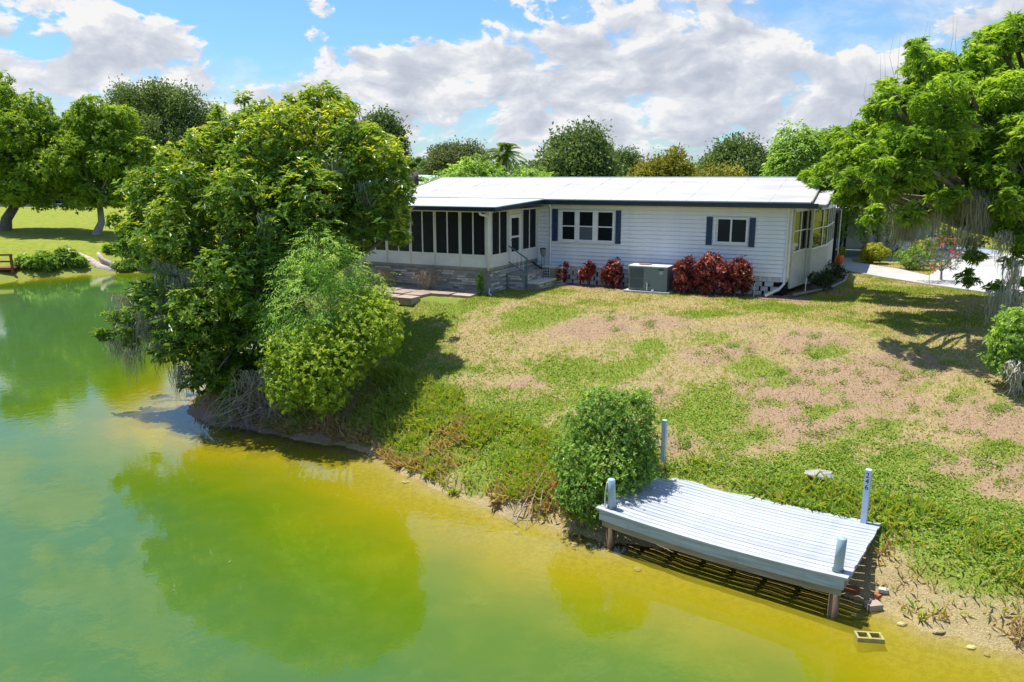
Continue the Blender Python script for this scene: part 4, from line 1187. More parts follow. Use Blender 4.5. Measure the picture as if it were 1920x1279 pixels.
# dock bush
shrub('dock_bush', 'dense green bush leaning over the left end of the dock', 'shrub',
      [(1135, 768, 46, 15.4), (1185, 775, 42, 15.4), (1100, 795, 42, 15.3), (1160, 815, 58, 15.1), (1085, 860, 46, 14.9), (1140, 880, 56, 14.7), (1205, 830, 36, 15.2), (1200, 875, 36, 14.95), (1085, 915, 44, 14.5), (1105, 950, 36, 14.35), (1215, 880, 22, 14.9), (1185, 905, 18, 14.65), (1070, 930, 28, 14.5), (1130, 750, 28, 15.4), (1205, 755, 24, 15.5)],
      (2.0, 15.0, gz(2.0, 15.0)), 5200, 'rosette', .065, .032, LF['bush'], m=7, spread=.10, up=.6, tint0=.58, tint_top=.35, back=.5, inner=.5)

# dead branches in the water below the magnolia
dead = empty('fallen_branches', tuple(gspot(500, 770, .2)), 0, 'tangle of bare grey branches at the water below the magnolia', 'branches')
b0 = inv(dead)
root = far(520, 690, 21.0) - b0
for i in range(5):
    tip = spot(R.uniform(375, 520), R.uniform(775, 805), .0) - b0
    mid = (root + tip) / 2 + [R.uniform(-.3, .3), R.uniform(-.3, .1), R.uniform(.0, .35)]
    MB().tube([root, mid, tip], [.04, .028, .008], 6).build('branch', M['twig'], dead, True)
tw = MB()
for i in range(320):
    s = far(R.uniform(430, 560), R.uniform(690, 770), R.uniform(20.3, 21.4)) - b0
    e = spot(R.uniform(350, 600), R.uniform(765, 812), R.uniform(-.05, .15)) - b0
    if np.linalg.norm(e - s) > 2.6: continue
    tw.tube([s, (s + e) / 2 + NR.normal(size=3) * .12, e], [.010, .007, .003], 4, cap=False)
o = tw.build('twigs', M['twig'], dead); o['kind'] = 'stuff'

# ------------------------------------------------------------------ big ash tree on the right
ASH_D = {27: 25.5, 26: 23.6, 25: 22.2, 26.5: 23.5, 27.5: 26.5, 24: 21.5, 24.5: 21.8, 23.5: 21.2, 23: 21, 22.5: 20.8, 27.8: 27}
ASH = [(1722, 125, 40, 27), (1800, 125, 52, 27), (1880, 100, 60, 26), (1960, 110, 80, 26), (1685, 185, 46, 27), (1760, 195, 64, 26), (1850, 195, 70, 25), (1945, 215, 78, 25), (1640, 250, 42, 27), (1705, 272, 58, 26), (1785, 265, 60, 25), (1880, 270, 52, 24.5), (1620, 325, 42, 27.5), (1680, 335, 52, 26.5), (1598, 365, 28, 27.8),
       (1755, 325, 46, 25), (1650, 362, 28, 27), (1855, 330, 50, 24), (1920, 330, 55, 23.5), (1780, 372, 34, 24.5), (1885, 405, 38, 23), (1935, 425, 50, 22.5), (1905, 480, 30, 22.3), (1870, 545, 20, 22.2), (1920, 540, 22, 22.2), (1700, 400, 26, 26.5), (1730, 378, 30, 26), (1895, 55, 26, 26), (1600, 335, 34, 27), (1640, 300, 36, 27), (1845, 285, 40, 22), (1900, 370, 40, 21.5), (1850, 385, 26, 21.5), (1910, 250, 45, 22.5), (1720, 90, 18, 27), (2030, 160, 100, 26), (2060, 300, 110, 25), (2000, 420, 80, 23.5)]
ash = empty('ash_tree', (19.6, 26.0, GZ0 - .05), 0, 'tall bright green tree draped with moss at the right edge', 'tree')
ASH = [(a, b, c, (ASH_D.get(e, e) if a > 1770 else (20.0 if i % 2 else 26.5))) for i, (a, b, c, e) in enumerate(ASH)]
al = px_lobes(ASH, back=3.2, squash=.78)
al += px_lobes([(a, b, c * .85, (24.2, 20.5, 27.5)[i % 3]) for i, (a, b, c, e) in enumerate(ASH) if a < 1930 and b < 400], squash=.78)  # hidden extra clumps inside the crown, added to deepen its lawn shadow
alc = clumpify(al, 5, .50, 2)
cr, cp_ = crown('crown', ash, local(ash, alc), 15000, 'rosette', .20, .058, LF['ash'], m=9, spread=.20, up=.9, tint_top=.25, tint0=.56, tvar=.28, inner=.3, curl=.35)
limbs('trunk', ash, (0, 0, 0), [q for q in local(ash, al) if q[0][2] > 3.6], .34, M['bark'], 1, twigs=cp_[:260])
anch = []
for px, py, dep, k in ((1695, 272, 26, 3), (1745, 260, 25.6, 4), (1765, 290, 25.2, 4), (1780, 300, 25, 3), (1870, 215, 24.8, 3), (1810, 215, 25.2, 3), (1700, 405, 26, 5), (1690, 400, 26, 5), (1745, 390, 25.6, 5), (1775, 375, 24.4, 5), (1800, 375, 24.3, 6), (1825, 365, 24, 6), (1845, 375, 23.8, 5), (1860, 380, 23.6, 5), (1812, 430, 24, 2), (1880, 440, 22.8, 4), (1895, 500, 22.3, 3), (1878, 555, 22.1, 3), (1915, 560, 22.1, 3), (1885, 300, 23.8, 4), (1905, 310, 23.6, 4), (1870, 320, 23.8, 4), (1725, 385, 25.8, 4), (1660, 330, 26.6, 3), (1850, 350, 23.9, 4)):
    for q in range((k + 1) // 2):
        anch.append(far(px + R.uniform(-12, 12), py + R.uniform(-12, 6), dep * .9 + R.uniform(-.2, .2)) - inv(ash))
moss('moss', ash, anch, .7, 2.0, 40, .011, .10)
tw = MB()
for px, py in ((1683, 60), (1742, 48), (1790, 35), (1900, 8), (1628, 150), (1700, 75), (1655, 110), (1600, 205), (1640, 160), (1920, 15)):
    p = far(px, py, 26.5) - inv(ash)
    for k in range(2):
        q = p + [R.uniform(-.15, .15), 0, R.uniform(-.2, .2)]
        tw.tube([q, q + [R.uniform(-.1, .15), 0, -.6], q + [R.uniform(.0, .3), 0, -1.5]], [.002, .004, .008], 4, cap=False)
o = tw.build('bare_twigs', M['twig'], ash); o['kind'] = 'stuff'

# small leaning tree by the carport
st = empty('leaning_tree', tuple(hw(3.2, 16.8, GZ0)), 0, 'small leaning tree with two grey trunks beside the carport', 'tree')
sl = local(st, px_lobes([(1610, 340, 40, 41), (1660, 345, 45, 41), (1600, 420, 22, 40.5), (1590, 400, 16, 40.5), (1655, 430, 26, 41), (1700, 370, 50, 42), (1640, 300, 40, 42), (1760, 360, 50, 42), (1672, 400, 30, 41.5)], back=1.5))
crown('crown', st, sl, 2600, 'spray', .20, .075, LF['ash'], m=7, spread=.22, tint0=.42)
for k, (a, b, c) in enumerate((((1636, 468), (1625, 420), (1618, 370)), ((1655, 466), (1652, 430), (1662, 380)))):
    pts = [far(*a, 40.8) - inv(st), far(*b, 40.8) - inv(st), far(*c, 41) - inv(st)]
    pts[0][2] = -.1
    MB().tube(pts + [pts[-1] + [R.uniform(-.4, .4), 0, 1.6]], [.27, .19, .15, .08], 10).build('trunk', M['palebark'], st, True)

# vine covered stump at the right edge
vb = gspot(1905, 735, 2.0)
shrub('vine_thicket', 'leafy vine thicket hanging with moss at the right edge of the lawn', 'shrub', [(1905, 600, 22, vb[1]), (1900, 640, 30, vb[1]), (1930, 640, 36, vb[1]), (1900, 680, 28, vb[1]), (1935, 690, 40, vb[1] + .2), (1960, 640, 50, vb[1] + .3)],
      vb, 1300, 'rosette', .10, .055, LF['bright'], m=7, spread=.12, tint0=.45, back=.4)
vm = empty('moss_clump', tuple(vb), 0, 'grey moss strands hanging down the vine thicket', 'moss')
moss('strand', vm, [far(1898 + R.uniform(-14, 18), 690 + R.uniform(-10, 12), vb[1] - .35) - vb for _ in range(9)], .5, .8, 12, .02, .06)

# ------------------------------------------------------------------ shrubs round the house
def house_shrub(name, label, loc, rx, ry, h, n, mat, group=None, style='rosette', L=.15, W=.062, m=6, tint0=.45, tvar=.3, seed=0, nl=9, stem=.03, up=.35, kk=.46):
    o = empty(name, loc, 0, label, 'shrub', group)
    lb = clump_lobes((0, 0, h * .55), rx, ry, h * .5, nl, kk, seed)
    c, P = crown('foliage', o, lb, n, style, L, W, mat, m=m, spread=.09, tint0=tint0, tvar=tvar, up=up, inner=.4)
    limbs('stem', o, (0, 0, 0), lb, stem, M['bark'], 1, twigs=P[:30], n=5)
    return o
G1 = 'red-leaved shrubs along the front wall'
house_shrub('copperleaf_shrub', 'narrow red-leaved shrub nearest the downspout under the triple window', lw(-8.35, -.55, GZ0 - .03), .26, .26, .95, 170, LF['red'], G1, seed=1, nl=5)
house_shrub('copperleaf_shrub', 'middle of the three small red shrubs under the triple window', lw(-7.28, -.60, GZ0 - .03), .29, .28, 1.12, 200, LF['red'], G1, seed=2, nl=5)
house_shrub('copperleaf_shrub', 'widest of the three small red shrubs, next to the grey air conditioner', lw(-6.33, -.65, GZ0 - .03), .42, .36, 1.15, 300, LF['red'], G1, seed=3)
house_shrub('copperleaf_shrub', 'tall red shrub touching the right side of the air conditioner', lw(-3.40, -.80, GZ0 - .03), .58, .55, 1.30, 500, LF['red'], G1, seed=4, nl=15, kk=.36)
house_shrub('copperleaf_shrub', 'bushy red shrub under the left navy shutter of the small window', lw(-2.50, -.80, GZ0 - .03), .66, .58, 1.52, 600, LF['red'], G1, seed=5, nl=15, kk=.36)
house_shrub('copperleaf_shrub', 'rightmost large red shrub below the small sliding window', lw(-1.62, -.78, GZ0 - .03), .64, .56, 1.36, 560, LF['red'], G1, seed=6, nl=15, kk=.36)
house_shrub('boxwood_shrub', 'dark green mound at the front of the right planting bed', lw(.95, 2.2, GZ0), .52, .8, .78, 420, LF['dark'], 'dark shrubs in the right bed', L=.06, W=.035, m=8, seed=7, nl=9)
house_shrub('boxwood_shrub', 'dark green mound further back in the right planting bed', lw(1.1, 4.9, GZ0), .50, .8, .78, 380, LF['dark'], 'dark shrubs in the right bed', L=.06, W=.035, m=8, seed=8, nl=9)
house_shrub('slim_evergreen', 'slim bright green plant at the porch corner', lw(-9.78, -4.62, GZ0 - .02), .17, .17, .98, 150, LF['bright'], L=.09, W=.03, seed=9, nl=5, up=.8)
p = spot(1636, 494, GZ0)
house_shrub('golden_shrub', 'clipped yellow-green shrub beside the shaded walkway', tuple(p), .85, .75, 1.05, 900, LF['yellowbush'], L=.10, W=.05, m=7, seed=10, nl=12)
p = spot(1575, 484, GZ0)
house_shrub('yellow_flowers', 'small yellow flowering plant by the carport post', tuple(p), .3, .3, .62, 120, LF['yellowbush'], L=.10, W=.05, seed=12, nl=5, tint0=.8)
def dry_shrub(label, loc, rx, h, seed):
    rr = random.Random(seed)
    o = empty('dry_shrub', loc, 0, label, 'shrub', 'leafless shrubs along the porch')
    mb = MB()
    for i in range(46):
        an, sp = rr.uniform(0, 6.28), rr.uniform(.1, 1)
        tip = np.array([math.cos(an) * rx * sp, math.sin(an) * rx * sp * .8, h * rr.uniform(.6, 1.0) * (1.1 - .35 * sp)])
        mb.tube([(0, 0, 0), tip * [.4, .4, .5] + [rr.gauss(0, .04), rr.gauss(0, .04), 0], tip], [.014, .009, .003], 4, cap=False)
        for k in range(3):
            q = tip * rr.uniform(.5, .95)
            mb.tube([q, q + [rr.gauss(0, .12), rr.gauss(0, .12), rr.uniform(.05, .2)]], [.005, .002], 3, cap=False)
    t = mb.build('stems', M['deadwood'], o); t['kind'] = 'stuff'
    lb = clump_lobes((0, 0, h * .6), rx, rx * .8, h * .42, 6, .6, seed)
    crown('dry_leaves', o, lb, 260, 'random', .07, .02, LF['dry'], m=3, spread=.08)
dry_shrub('dry leafless shrub in the middle of the porch front', lw(-12.05, -4.55, GZ0), .62, .98, 1)
dry_shrub('dry leafless shrub left of the middle one by the porch', lw(-13.95, -4.55, GZ0), .45, .85, 2)
dry_shrub('dry leafless shrub at the far left of the porch, by the magnolia', lw(-15.1, -4.6, GZ0), .55, .95, 3)
# flowering shrub on the drive edge
p = gspot(1764, 527, GZ0)
fs = empty('flowering_shrub', tuple(p), 0, 'open multi-stemmed shrub with pink-red flowers beside the drive', 'shrub')
lb = local(fs, px_lobes([(1745, 478, 18, 30.6), (1785, 480, 18, 30.8), (1765, 465, 20, 31), (1740, 495, 12, 30.5), (1792, 497, 11, 30.6), (1766, 490, 14, 30.5), (1800, 470, 12, 31)], back=.4))
c, P = crown('foliage', fs, lb, 260, 'rosette', .12, .032, LF['fog'], m=5, spread=.08, inner=.6)
limbs('stem', fs, (0, 0, 0), lb, .05, M['palebark'], 1, twigs=P[:40], n=6)
crown('blossoms', fs, local(fs, px_lobes([(1780, 455, 14, 30.9), (1790, 475, 9, 30.5), (1752, 500, 7, 30.3), (1765, 450, 9, 31)])), 24, 'random', .09, .07, LF['flower'], m=4, spread=.05)
mul = gspot(1770, 529, GZ0)
tag(MB().prism([(mul[0] + math.cos(a) * .9, mul[1] + math.sin(a) * .7) for a in np.linspace(0, 6.0, 14)], 2.7, 2.925).build('mulch_patch', M['mulch']), kind='structure')
for i, (px, py, rx, h, lab, mt) in enumerate(((1712, 506, .7, 1.0, 'green shrub behind the walkway, left of the flowering shrub', 'bright'), (1728, 498, .7, 1.3, 'yellowish shrub just behind the flowering shrub', 'yellowbush'), (1790, 470, 1.1, 1.3, 'low golden shrub beyond the drive, behind the flowering shrub', 'gold'), (1740, 472, 1.2, 1.8, 'tall light green shrub beyond the drive', 'bright'), (1860, 466, 1.6, 1.4, 'long yellow-green shrub at the far side of the drive', 'yellowbush'))):
    p = spot(px, py, GZ0)
    house_shrub('garden_shrub', lab, tuple(p), rx, rx, h, 420, LF[mt], 'shrubs around the drive', L=.13, W=.06, seed=30 + i, nl=8)

# ------------------------------------------------------------------ left bank far away
def big_tree(name, label, base, lobes, n, style, L, W, mat, r0, m=6, spread=.3, group=None, bark='bark', cat='tree', mossy=None, **kw):
    o = empty(name, tuple(base), 0, label, cat, group)
    lb = local(o, lobes)
    lbc = clumpify(lb, 5, .58, len(label)) if len(lb) > 7 else lb
    c, P = crown('crown', o, lbc, int(n * 1.35), style, L, W, LF[mat], m=m, spread=spread, up=.7, **kw)
    limbs('trunk', o, (0, 0, 0), lb, r0, M[bark], 1, n=8)
    if mossy:
        an = [q for q in P if q[2] < np.percentile(P[:, 2], 55)][:mossy]
        moss('moss', o, an, 1.2, 3.0, 8, .05, .25)
    return o
tb = gspot(181, 440, 2.2); dB = tb[1]
GL = 'trees on the far left bank'
big_tree('forked_tree', 'round light green tree with pale forked trunk on the far bank', tb, px_lobes([(185, 215, 36, dB), (150, 240, 34, dB), (220, 235, 34, dB + 1), (120, 225, 26, dB + 2), (180, 275, 46, dB - 1), (240, 290, 34, dB), (140, 300, 40, dB), (205, 325, 36, dB - 1.5), (160, 345, 26, dB), (258, 315, 22, dB), (110, 270, 26, dB + 1), (262, 275, 18, dB), (165, 368, 22, dB - 1), (205, 362, 24, dB - 1), (235, 345, 22, dB), (130, 345, 26, dB), (150, 385, 12, dB - 1), (275, 298, 18, dB)], back=2.5),
         5200, 'rosette', .34, .16, 'lime', .34, m=6, spread=.3, group=GL, bark='palebark', tint0=.42, tvar=.22)
lbp = gspot(10, 432, 2.5)
big_tree('bushy_tree', 'tall bushy green tree at the left edge of the far bank', lbp, px_lobes([(20, 200, 45, 72), (60, 215, 34, 72), (-30, 220, 60, 72), (20, 260, 55, 70), (75, 265, 36, 71), (30, 310, 50, 70), (90, 320, 38, 69), (-40, 320, 60, 70), (50, 345, 40, 69), (110, 345, 28, 69), (5, 165, 22, 74), (110, 310, 28, 70), (30, 368, 24, 69), (80, 372, 22, 69), (118, 375, 18, 69), (-10, 365, 26, 69)], back=3),
         6200, 'rosette', .34, .15, 'lime', .5, m=6, spread=.32, group=GL, tint0=.40, tvar=.22)
big_tree('mossy_oak', 'dark mossy oak standing tall behind the far left trees', (*far(300, 335, 112)[:2], 3.2), px_lobes([(260, 200, 36, 112), (300, 205, 40, 112), (345, 200, 36, 112), (385, 225, 30, 112), (310, 250, 45, 110), (360, 255, 40, 110), (265, 245, 34, 112), (230, 190, 24, 114), (400, 255, 22, 112), (330, 290, 30, 110), (300, 280, 24, 110), (385, 285, 24, 110)], back=5),
         4200, 'random', .42, .22, 'oak', .8, m=6, spread=.5, group=GL, mossy=70)
# far house on the left bank
hb0 = far(70, 384, 106)
fh = empty('bank_house', (hb0[0], hb0[1], 3.0), .25, 'low white house with porch posts and block wall behind the far left trees', 'house')
part_box('wall', fh, M['greywall'], -14, 9, .0, 6, 0, 2.9)
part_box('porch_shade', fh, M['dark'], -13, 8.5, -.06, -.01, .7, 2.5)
slab('roof', [(-14.5, -2.8, 2.8), (9.5, -2.8, 2.8), (9.5, 3, 4.4), (-14.5, 3, 4.4)], .15, M['roof'], fh)
slab('roof', [(-14.5, 3, 4.4), (9.5, 3, 4.4), (9.5, 7, 2.9), (-14.5, 7, 2.9)], .15, M['roof'], fh)
for x in np.arange(-12, 9.2, 2.35): part_box('post', fh, M['white'], x, x + .28, -2.5, -2.25, .6, 2.75)
part_box('porch_wall', fh, M['block'], -13.5, 9, -2.6, -2.15, -.6, .75)
part_box('garden_wall', fh, M['block'], -20, 13, -4.4, -4.1, -.6, .35)
# fallen dead tree
lg = gspot(190, 508, .3)
log = empty('fallen_tree', tuple(lg), 0, 'bleached fallen tree lying across the far waterline', 'fallen tree')
P3 = lambda px, py, dep: far(px, py, dep) - lg
dl = lg[1]
MB().tube([P3(128, 474, dl + 2.0), P3(165, 490, dl + .8), P3(190, 506, dl), P3(215, 513, dl - .4)], [.35, .42, .42, .30], 10).build('trunk', M['deadwood'], log, True)
MB().tube([P3(165, 492, dl + .5), P3(205, 503, dl), P3(240, 502, dl), P3(262, 492, dl), P3(270, 484, dl)], [.28, .22, .20, .13, .05], 8).build('limb', M['deadwood'], log, True)
MB().tube([P3(184, 474, dl + .5), P3(192, 488, dl + .3), P3(215, 498, dl), P3(250, 500, dl), P3(285, 506, dl)], [.12, .20, .24, .18, .07], 8).build('limb', M['deadwood'], log, True)
MB().tube([P3(235, 502, dl), P3(252, 507, dl), P3(266, 513, dl)], [.16, .10, .04], 6).build('limb', M['deadwood'], log, True)
rt = MB()
for k in range(26):
    a, e = P3(130 + R.uniform(-5, 5), 474 + R.uniform(-4, 4), dl + 2), P3(128 + R.uniform(-22, 12), 470 + R.uniform(-12, 14), dl + 2 + R.uniform(-.5, .5))
    rt.tube([a, (a + e) / 2 + NR.normal(size=3) * .1, e], [.06, .04, .01], 4, cap=False)
o = rt.build('root_tangle', M['twig'], log); o['kind'] = 'stuff'
# red dock of the neighbour
rd0 = spot(12, 522, 0)
rd = empty('red_dock', (rd0[0], rd0[1], 0), .15, 'small red-brown wooden dock with railing on the far bank', 'dock')
part_box('platform', rd, M['redwood'], -3.2, .65, -.3, 1.6, .62, .78)
for x in (-2.6, -1.2, .5): part_box('post', rd, M['redwood'], x, x + .14, -.28, -.14, -.8, 1.75)
for z in (1.15, 1.62): part_box('rail', rd, M['redwood'], -3.2, .64, -.14, -.08, z, z + .12)
# bushes of the far bank
FB = [(50, 500, 26, 18), (75, 500, 34, 22), (98, 500, 36, 24), (122, 494, 30, 22), (148, 500, 20, 14), (230, 478, 26, 18), (255, 485, 26, 22), (210, 462, 18, 10), (285, 480, 28, 24), (320, 480, 30, 26)]
for i, (px, py, rx, h) in enumerate(FB):
    p = gspot(px, py + (12 if px < 130 else 9), .6)
    s = p[1] / F_PX
    big_tree('bank_bush', ['low bright green bush right beside the red dock', 'second bank bush right of the red dock', 'dark bank bush between the red dock and the fallen tree', 'dark bush just left of the fallen tree roots', 'pale small bush in front of the fallen roots', 'dark bush behind the fallen tree', 'wide bush right of the fallen tree', 'small bush under the forked tree', 'bank bush partly behind the magnolia edge', 'bank bush furthest right beyond the fallen tree'][i], p,
             clump_lobes(p + [0, 0, h * s * .5], rx * s, rx * s * .9, h * s * .8, 6, .55, 50 + i), 260, 'rosette', .30, .12, 'bright' if i in (0, 1, 4) else 'bush', .06, m=6, spread=.2, group='bushes along the far bank', cat='bush')

# ------------------------------------------------------------------ trees behind the house
BG = [  # px, half width, top, bottom, depth, leaf, label, moss
    (712, 55, 222, 330, 92, 'oak', 'grey-green oak rising right behind the magnolia top', 0),
    (852, 58, 262, 335, 105, 'olive', 'olive rounded oak left of the tall palm', 0),
    (888, 80, 302, 345, 56, 'bright', 'bright green low tree just behind the roof ridge', 0),
    (1060, 92, 234, 340, 76, 'oak', 'largest dark oak behind the middle of the roof', 50),
    (1000, 40, 312, 345, 60, 'bright', 'small bright shrub tree at the foot of the largest oak', 0),
    (1172, 34, 284, 340, 112, 'oak', 'small dark tree between the largest oak and the golden tree', 0),
    (1240, 56, 279, 345, 66, 'gold', 'golden-olive tree behind the middle right of the roof', 0),
    (1390, 66, 264, 340, 88, 'oak', 'dark spreading oak behind the right part of the roof', 0),
    (1358, 48, 307, 345, 60, 'gold', 'low golden tree in front of the dark spreading oak', 0),
    (1506, 66, 251, 345, 56, 'bright', 'bright green shimmering tree behind the right roof end', 0),
    (1562, 24, 248, 330, 120, 'fog', 'far grey tree beside the bright green tree', 0),
    (1330, 30, 312, 345, 100, 'oak', 'low dark tree left of the dark spreading oak', 0),
    (1130, 26, 270, 340, 90, 'olive', 'slender olive tree at the right edge of the largest oak', 0),
    (1630, 60, 300, 420, 75, 'oak', 'dark tree far behind the carport', 0),
    (1780, 90, 330, 440, 80, 'bright', 'wide light tree far beyond the drive', 0),
    (1900, 70, 300, 440, 85, 'olive', 'olive tree far beyond the drive at the right edge', 0),
    (90, 80, 215, 380, 118, 'bright', 'light green tree far behind the left bank house', 0),
    (175, 60, 235, 380, 124, 'oak', 'dark tree far behind the forked tree on the left bank', 0),
    (10, 70, 190, 380, 120, 'olive', 'olive tree at the far left behind the bank house', 0)]
for i, (px, hwid, top, bot, dep, lf, lab, mo) in enumerate(BG):
    s = dep / F_PX
    ct, cb_ = far(px, top, dep), far(px, bot, dep)
    h = ct[2] - 3.0
    base = (ct[0], ct[1], gz(ct[0], ct[1]) - .05)
    lo = max(3.0 + h * .12, 3.2)
    c = (ct[0], ct[1], (ct[2] + lo) / 2)
    rzv = (ct[2] - lo) / 2
    nl = 16 if hwid > 40 else 10
    lobes = clump_lobes(c, hwid * s * 1.06, hwid * s * .9, rzv * 1.05, nl, .48, 100 + i)
    nn = int(np.clip(hwid * (bot - top) * .55, 900, 3600))
    lsz = .30 if dep < 70 else .42
    big_tree('background_tree', lab, base, lobes, nn, 'spray' if lf == 'bright' else 'random', lsz, lsz * .5, lf, .22 + hwid * .004, m=6, spread=.28 if dep < 70 else .42, group='trees behind the house', mossy=mo, tint0=.45, tvar=.24, inner=.5)

def palm(label, px, topy, dep, L, nf, trunk_r, group, lf='palm', fan=False):
    t = far(px, topy, dep)
    base = np.array([t[0], t[1], gz(t[0], t[1])])
    o = empty('palm_tree', tuple(base), 0, label, 'palm', group)
    head = t - base - [0, 0, L * .45]
    MB().tube([(0, 0, -.2), head * [1, 1, .5] + [.1, 0, 0], head], [trunk_r * 1.2, trunk_r, trunk_r * 1.1], 8).build('trunk', M['bark'], o, True)
    rr = random.Random(int(px))
    for k in range(nf):
        an, el = rr.uniform(0, 6.28), rr.uniform(-.9, 1.25)
        dv = np.array([math.cos(an) * math.cos(el), math.sin(an) * math.cos(el), math.sin(el)])
        P, D, N = [], [], []
        ns = 15
        for i in range(ns):
            tt = (i + 1) / ns
            p = head + dv * L * tt + np.array([0, 0, -1]) * L * .42 * tt * tt
            tang = unit(dv + np.array([0, 0, -1]) * .84 * tt)
            sd = unit(np.cross(tang, [0, 0, 1.]) + 1e-6)
            for sg in (-1, 1):
                P.append(p if not fan else head + dv * L * .45); D.append((tang * .6 + sg * sd + [0, 0, -.3]) if not fan else unit(dv + sg * sd * tt * .95 - [0, 0, .1 * tt])); N.append([0, 0, 1.] if not fan else unit(np.cross(dv, sd)))
        lv = leaves('frond', np.array(P), np.array(D, float), np.array(N, float), L * (.30 if not fan else .55), L * (.05 if not fan else .07), np.clip(NR.normal(.45, .2, len(P)), 0, 1), LF[lf], o)
        lv['kind'] = 'stuff'
palm('tall feather palm left of the largest oak behind the roof', 945, 270, 70, 1.9, 40, .22, 'palms behind the house')
palm('short fan palm between the magnolia and the roof', 776, 308, 62, 1.35, 24, .30, 'palms behind the house', fan=True)
# far roofs seen past the magnolia
for i, (px, py, dep, wdt, mt, lab) in enumerate(((745, 335, 74, 6.5, 'roof', 'far white low roof seen right of the magnolia'), (812, 336, 70, 3.6, 'greenroof', 'far pale green roof behind the short fan palm'))):
    p = far(px, py, dep); g = gz(p[0], p[1])
    nh = empty('neighbour_house', (p[0], p[1], g), .35, lab, 'house')
    zt = p[2] - g
    part_box('wall', nh, M['greywall'], -wdt / 2, wdt / 2, 0, 5, -.3, zt - .35)
    slab('roof', [(-wdt / 2 - .3, -.5, zt - .4), (wdt / 2 + .3, -.5, zt - .4), (wdt / 2 + .3, 2.5, zt + .35), (-wdt / 2 - .3, 2.5, zt + .35)], .12, M[mt], nh)
    slab('roof', [(-wdt / 2 - .3, 2.5, zt + .35), (wdt / 2 + .3, 2.5, zt + .35), (wdt / 2 + .3, 5.5, zt - .4), (-wdt / 2 - .3, 5.5, zt - .4)], .12, M[mt], nh)
    part_box('fascia', nh, M['fascia'], -wdt / 2 - .3, wdt / 2 + .3, -.56, -.502, zt - .55, zt - .42)
p = gspot(735, 355, 3.0)
house_shrub('hedge_shrub', 'yellow-green hedge shrub between the magnolia and the far roofs', (*far(735, 358, 60)[:2], 2.9), 3.2, 1.4, 2.6, 900, LF['lime'], L=.26, W=.12, seed=70, nl=10)
# a far wood that closes the horizon
PW, OW = [], []
nW = 9000
az = NR.uniform(-1.25, 1.25, nW); rr_ = NR.uniform(230, 300, nW)
hh = 5.5 + 3.5 * fbm(az * 14, az * 0, 91) + 2.5 * fbm(az * 60, az * 0, 92)
PW = np.stack([np.sin(az) * rr_, np.cos(az) * rr_, 2.5 + hh * NR.random(nW) ** .7], -1)
okw = shore_sd(PW[:, 0], PW[:, 1]) > 3
PW = np.repeat(PW[okw], 3, 0) + NR.normal(size=(okw.sum() * 3, 3)) * .8
o = leaves('distant_wood', PW, rdir(len(PW)), rdir(len(PW)) + [0, -.5, .8], NR.uniform(1.2, 2.4, len(PW)), NR.uniform(.7, 1.4, len(PW)), NR.uniform(.1, .6, len(PW)), LF['oak'])
tag(o, 'low dark line of distant woodland on the horizon', 'woodland', kind='stuff')

# ------------------------------------------------------------------ grass, weeds and bank growth
def scatter(n, x0, x1, y0, y1):
    return NR.uniform(x0, x1, n), NR.uniform(y0, y1, n)
def blocked(X, Y):
    hx, hy = to_house(X, Y)
    b = (hx > -16.6) & (hx < .9) & (hy > -4.3) & (hy < 8) & ~((hx > XP + .1) & (hy < -.9))
    b |= (hx > -15.4) & (hx < -9.9) & (hy > -6.2) & (hy < -4.0)
    b |= (hx > -5.9) & (hx < -3.8) & (hy > -1.5) & (hy < 0)
    for poly in (walk, drv, bedp):
        c = np.zeros(X.shape, bool); n = len(poly)
        for i in range(n):
            a, e = poly[i], poly[(i + 1) % n]
            with np.errstate(divide='ignore', invalid='ignore'):
                c ^= ((a[1] > Y) != (e[1] > Y)) & (X < a[0] + (Y - a[1]) / ((e[1] - a[1]) or 1e-9) * (e[0] - a[0]))
        b |= c
    return b
def dock_xy(X, Y):
    dx, dy = X - FL[0], Y - FL[1]
    return dx * math.cos(DA) + dy * math.sin(DA), -dx * math.sin(DA) + dy * math.cos(DA)
def in_view(X, Y, m=.5):
    return (np.abs(X) < (Y + m) * .72 + m)
# short turf
X, Y = scatter(430000, -11, 20, 9.5, 38)
ok = in_view(X, Y); X, Y = X[ok], Y[ok]
sd = shore_sd(X, Y)
b_, g_ = lawn_masks(X, Y)
dens_ = np.clip(.30 + .8 * g_ - .45 * b_, .05, 1) * sstep(.5, 1.3, sd + (fbm(X * 1.5, Y * 1.5, 71) - .5))
dx_, dy_ = dock_xy(X, Y)
ok = (NR.random(len(X)) < dens_) & ~blocked(X, Y) & ~((dx_ > 0) & (dx_ < DL) & (dy_ > 0) & (dy_ < DD - .1))
X, Y, g_, b_ = X[ok], Y[ok], g_[ok], b_[ok]
n = len(X)
Z = ground(X, Y)
Pg = np.stack([X, Y, Z - .005], -1)
Dg = NR.normal(size=(n, 3)) * [.6, .6, .2] + [0, 0, .9]
tg = np.clip(g_ * .62 + NR.normal(size=n) * .30 + .18 - b_ * .12, 0, 1)
o = leaves('grass', Pg, Dg, NR.normal(size=(n, 3)) * [1, 1, .2], NR.uniform(.035, .09, n), NR.uniform(.012, .024, n), tg, LF['grass'], curl=.3)
tag(o, 'patchy short lawn grass, green and straw coloured, on the slope', 'grass', kind='stuff')
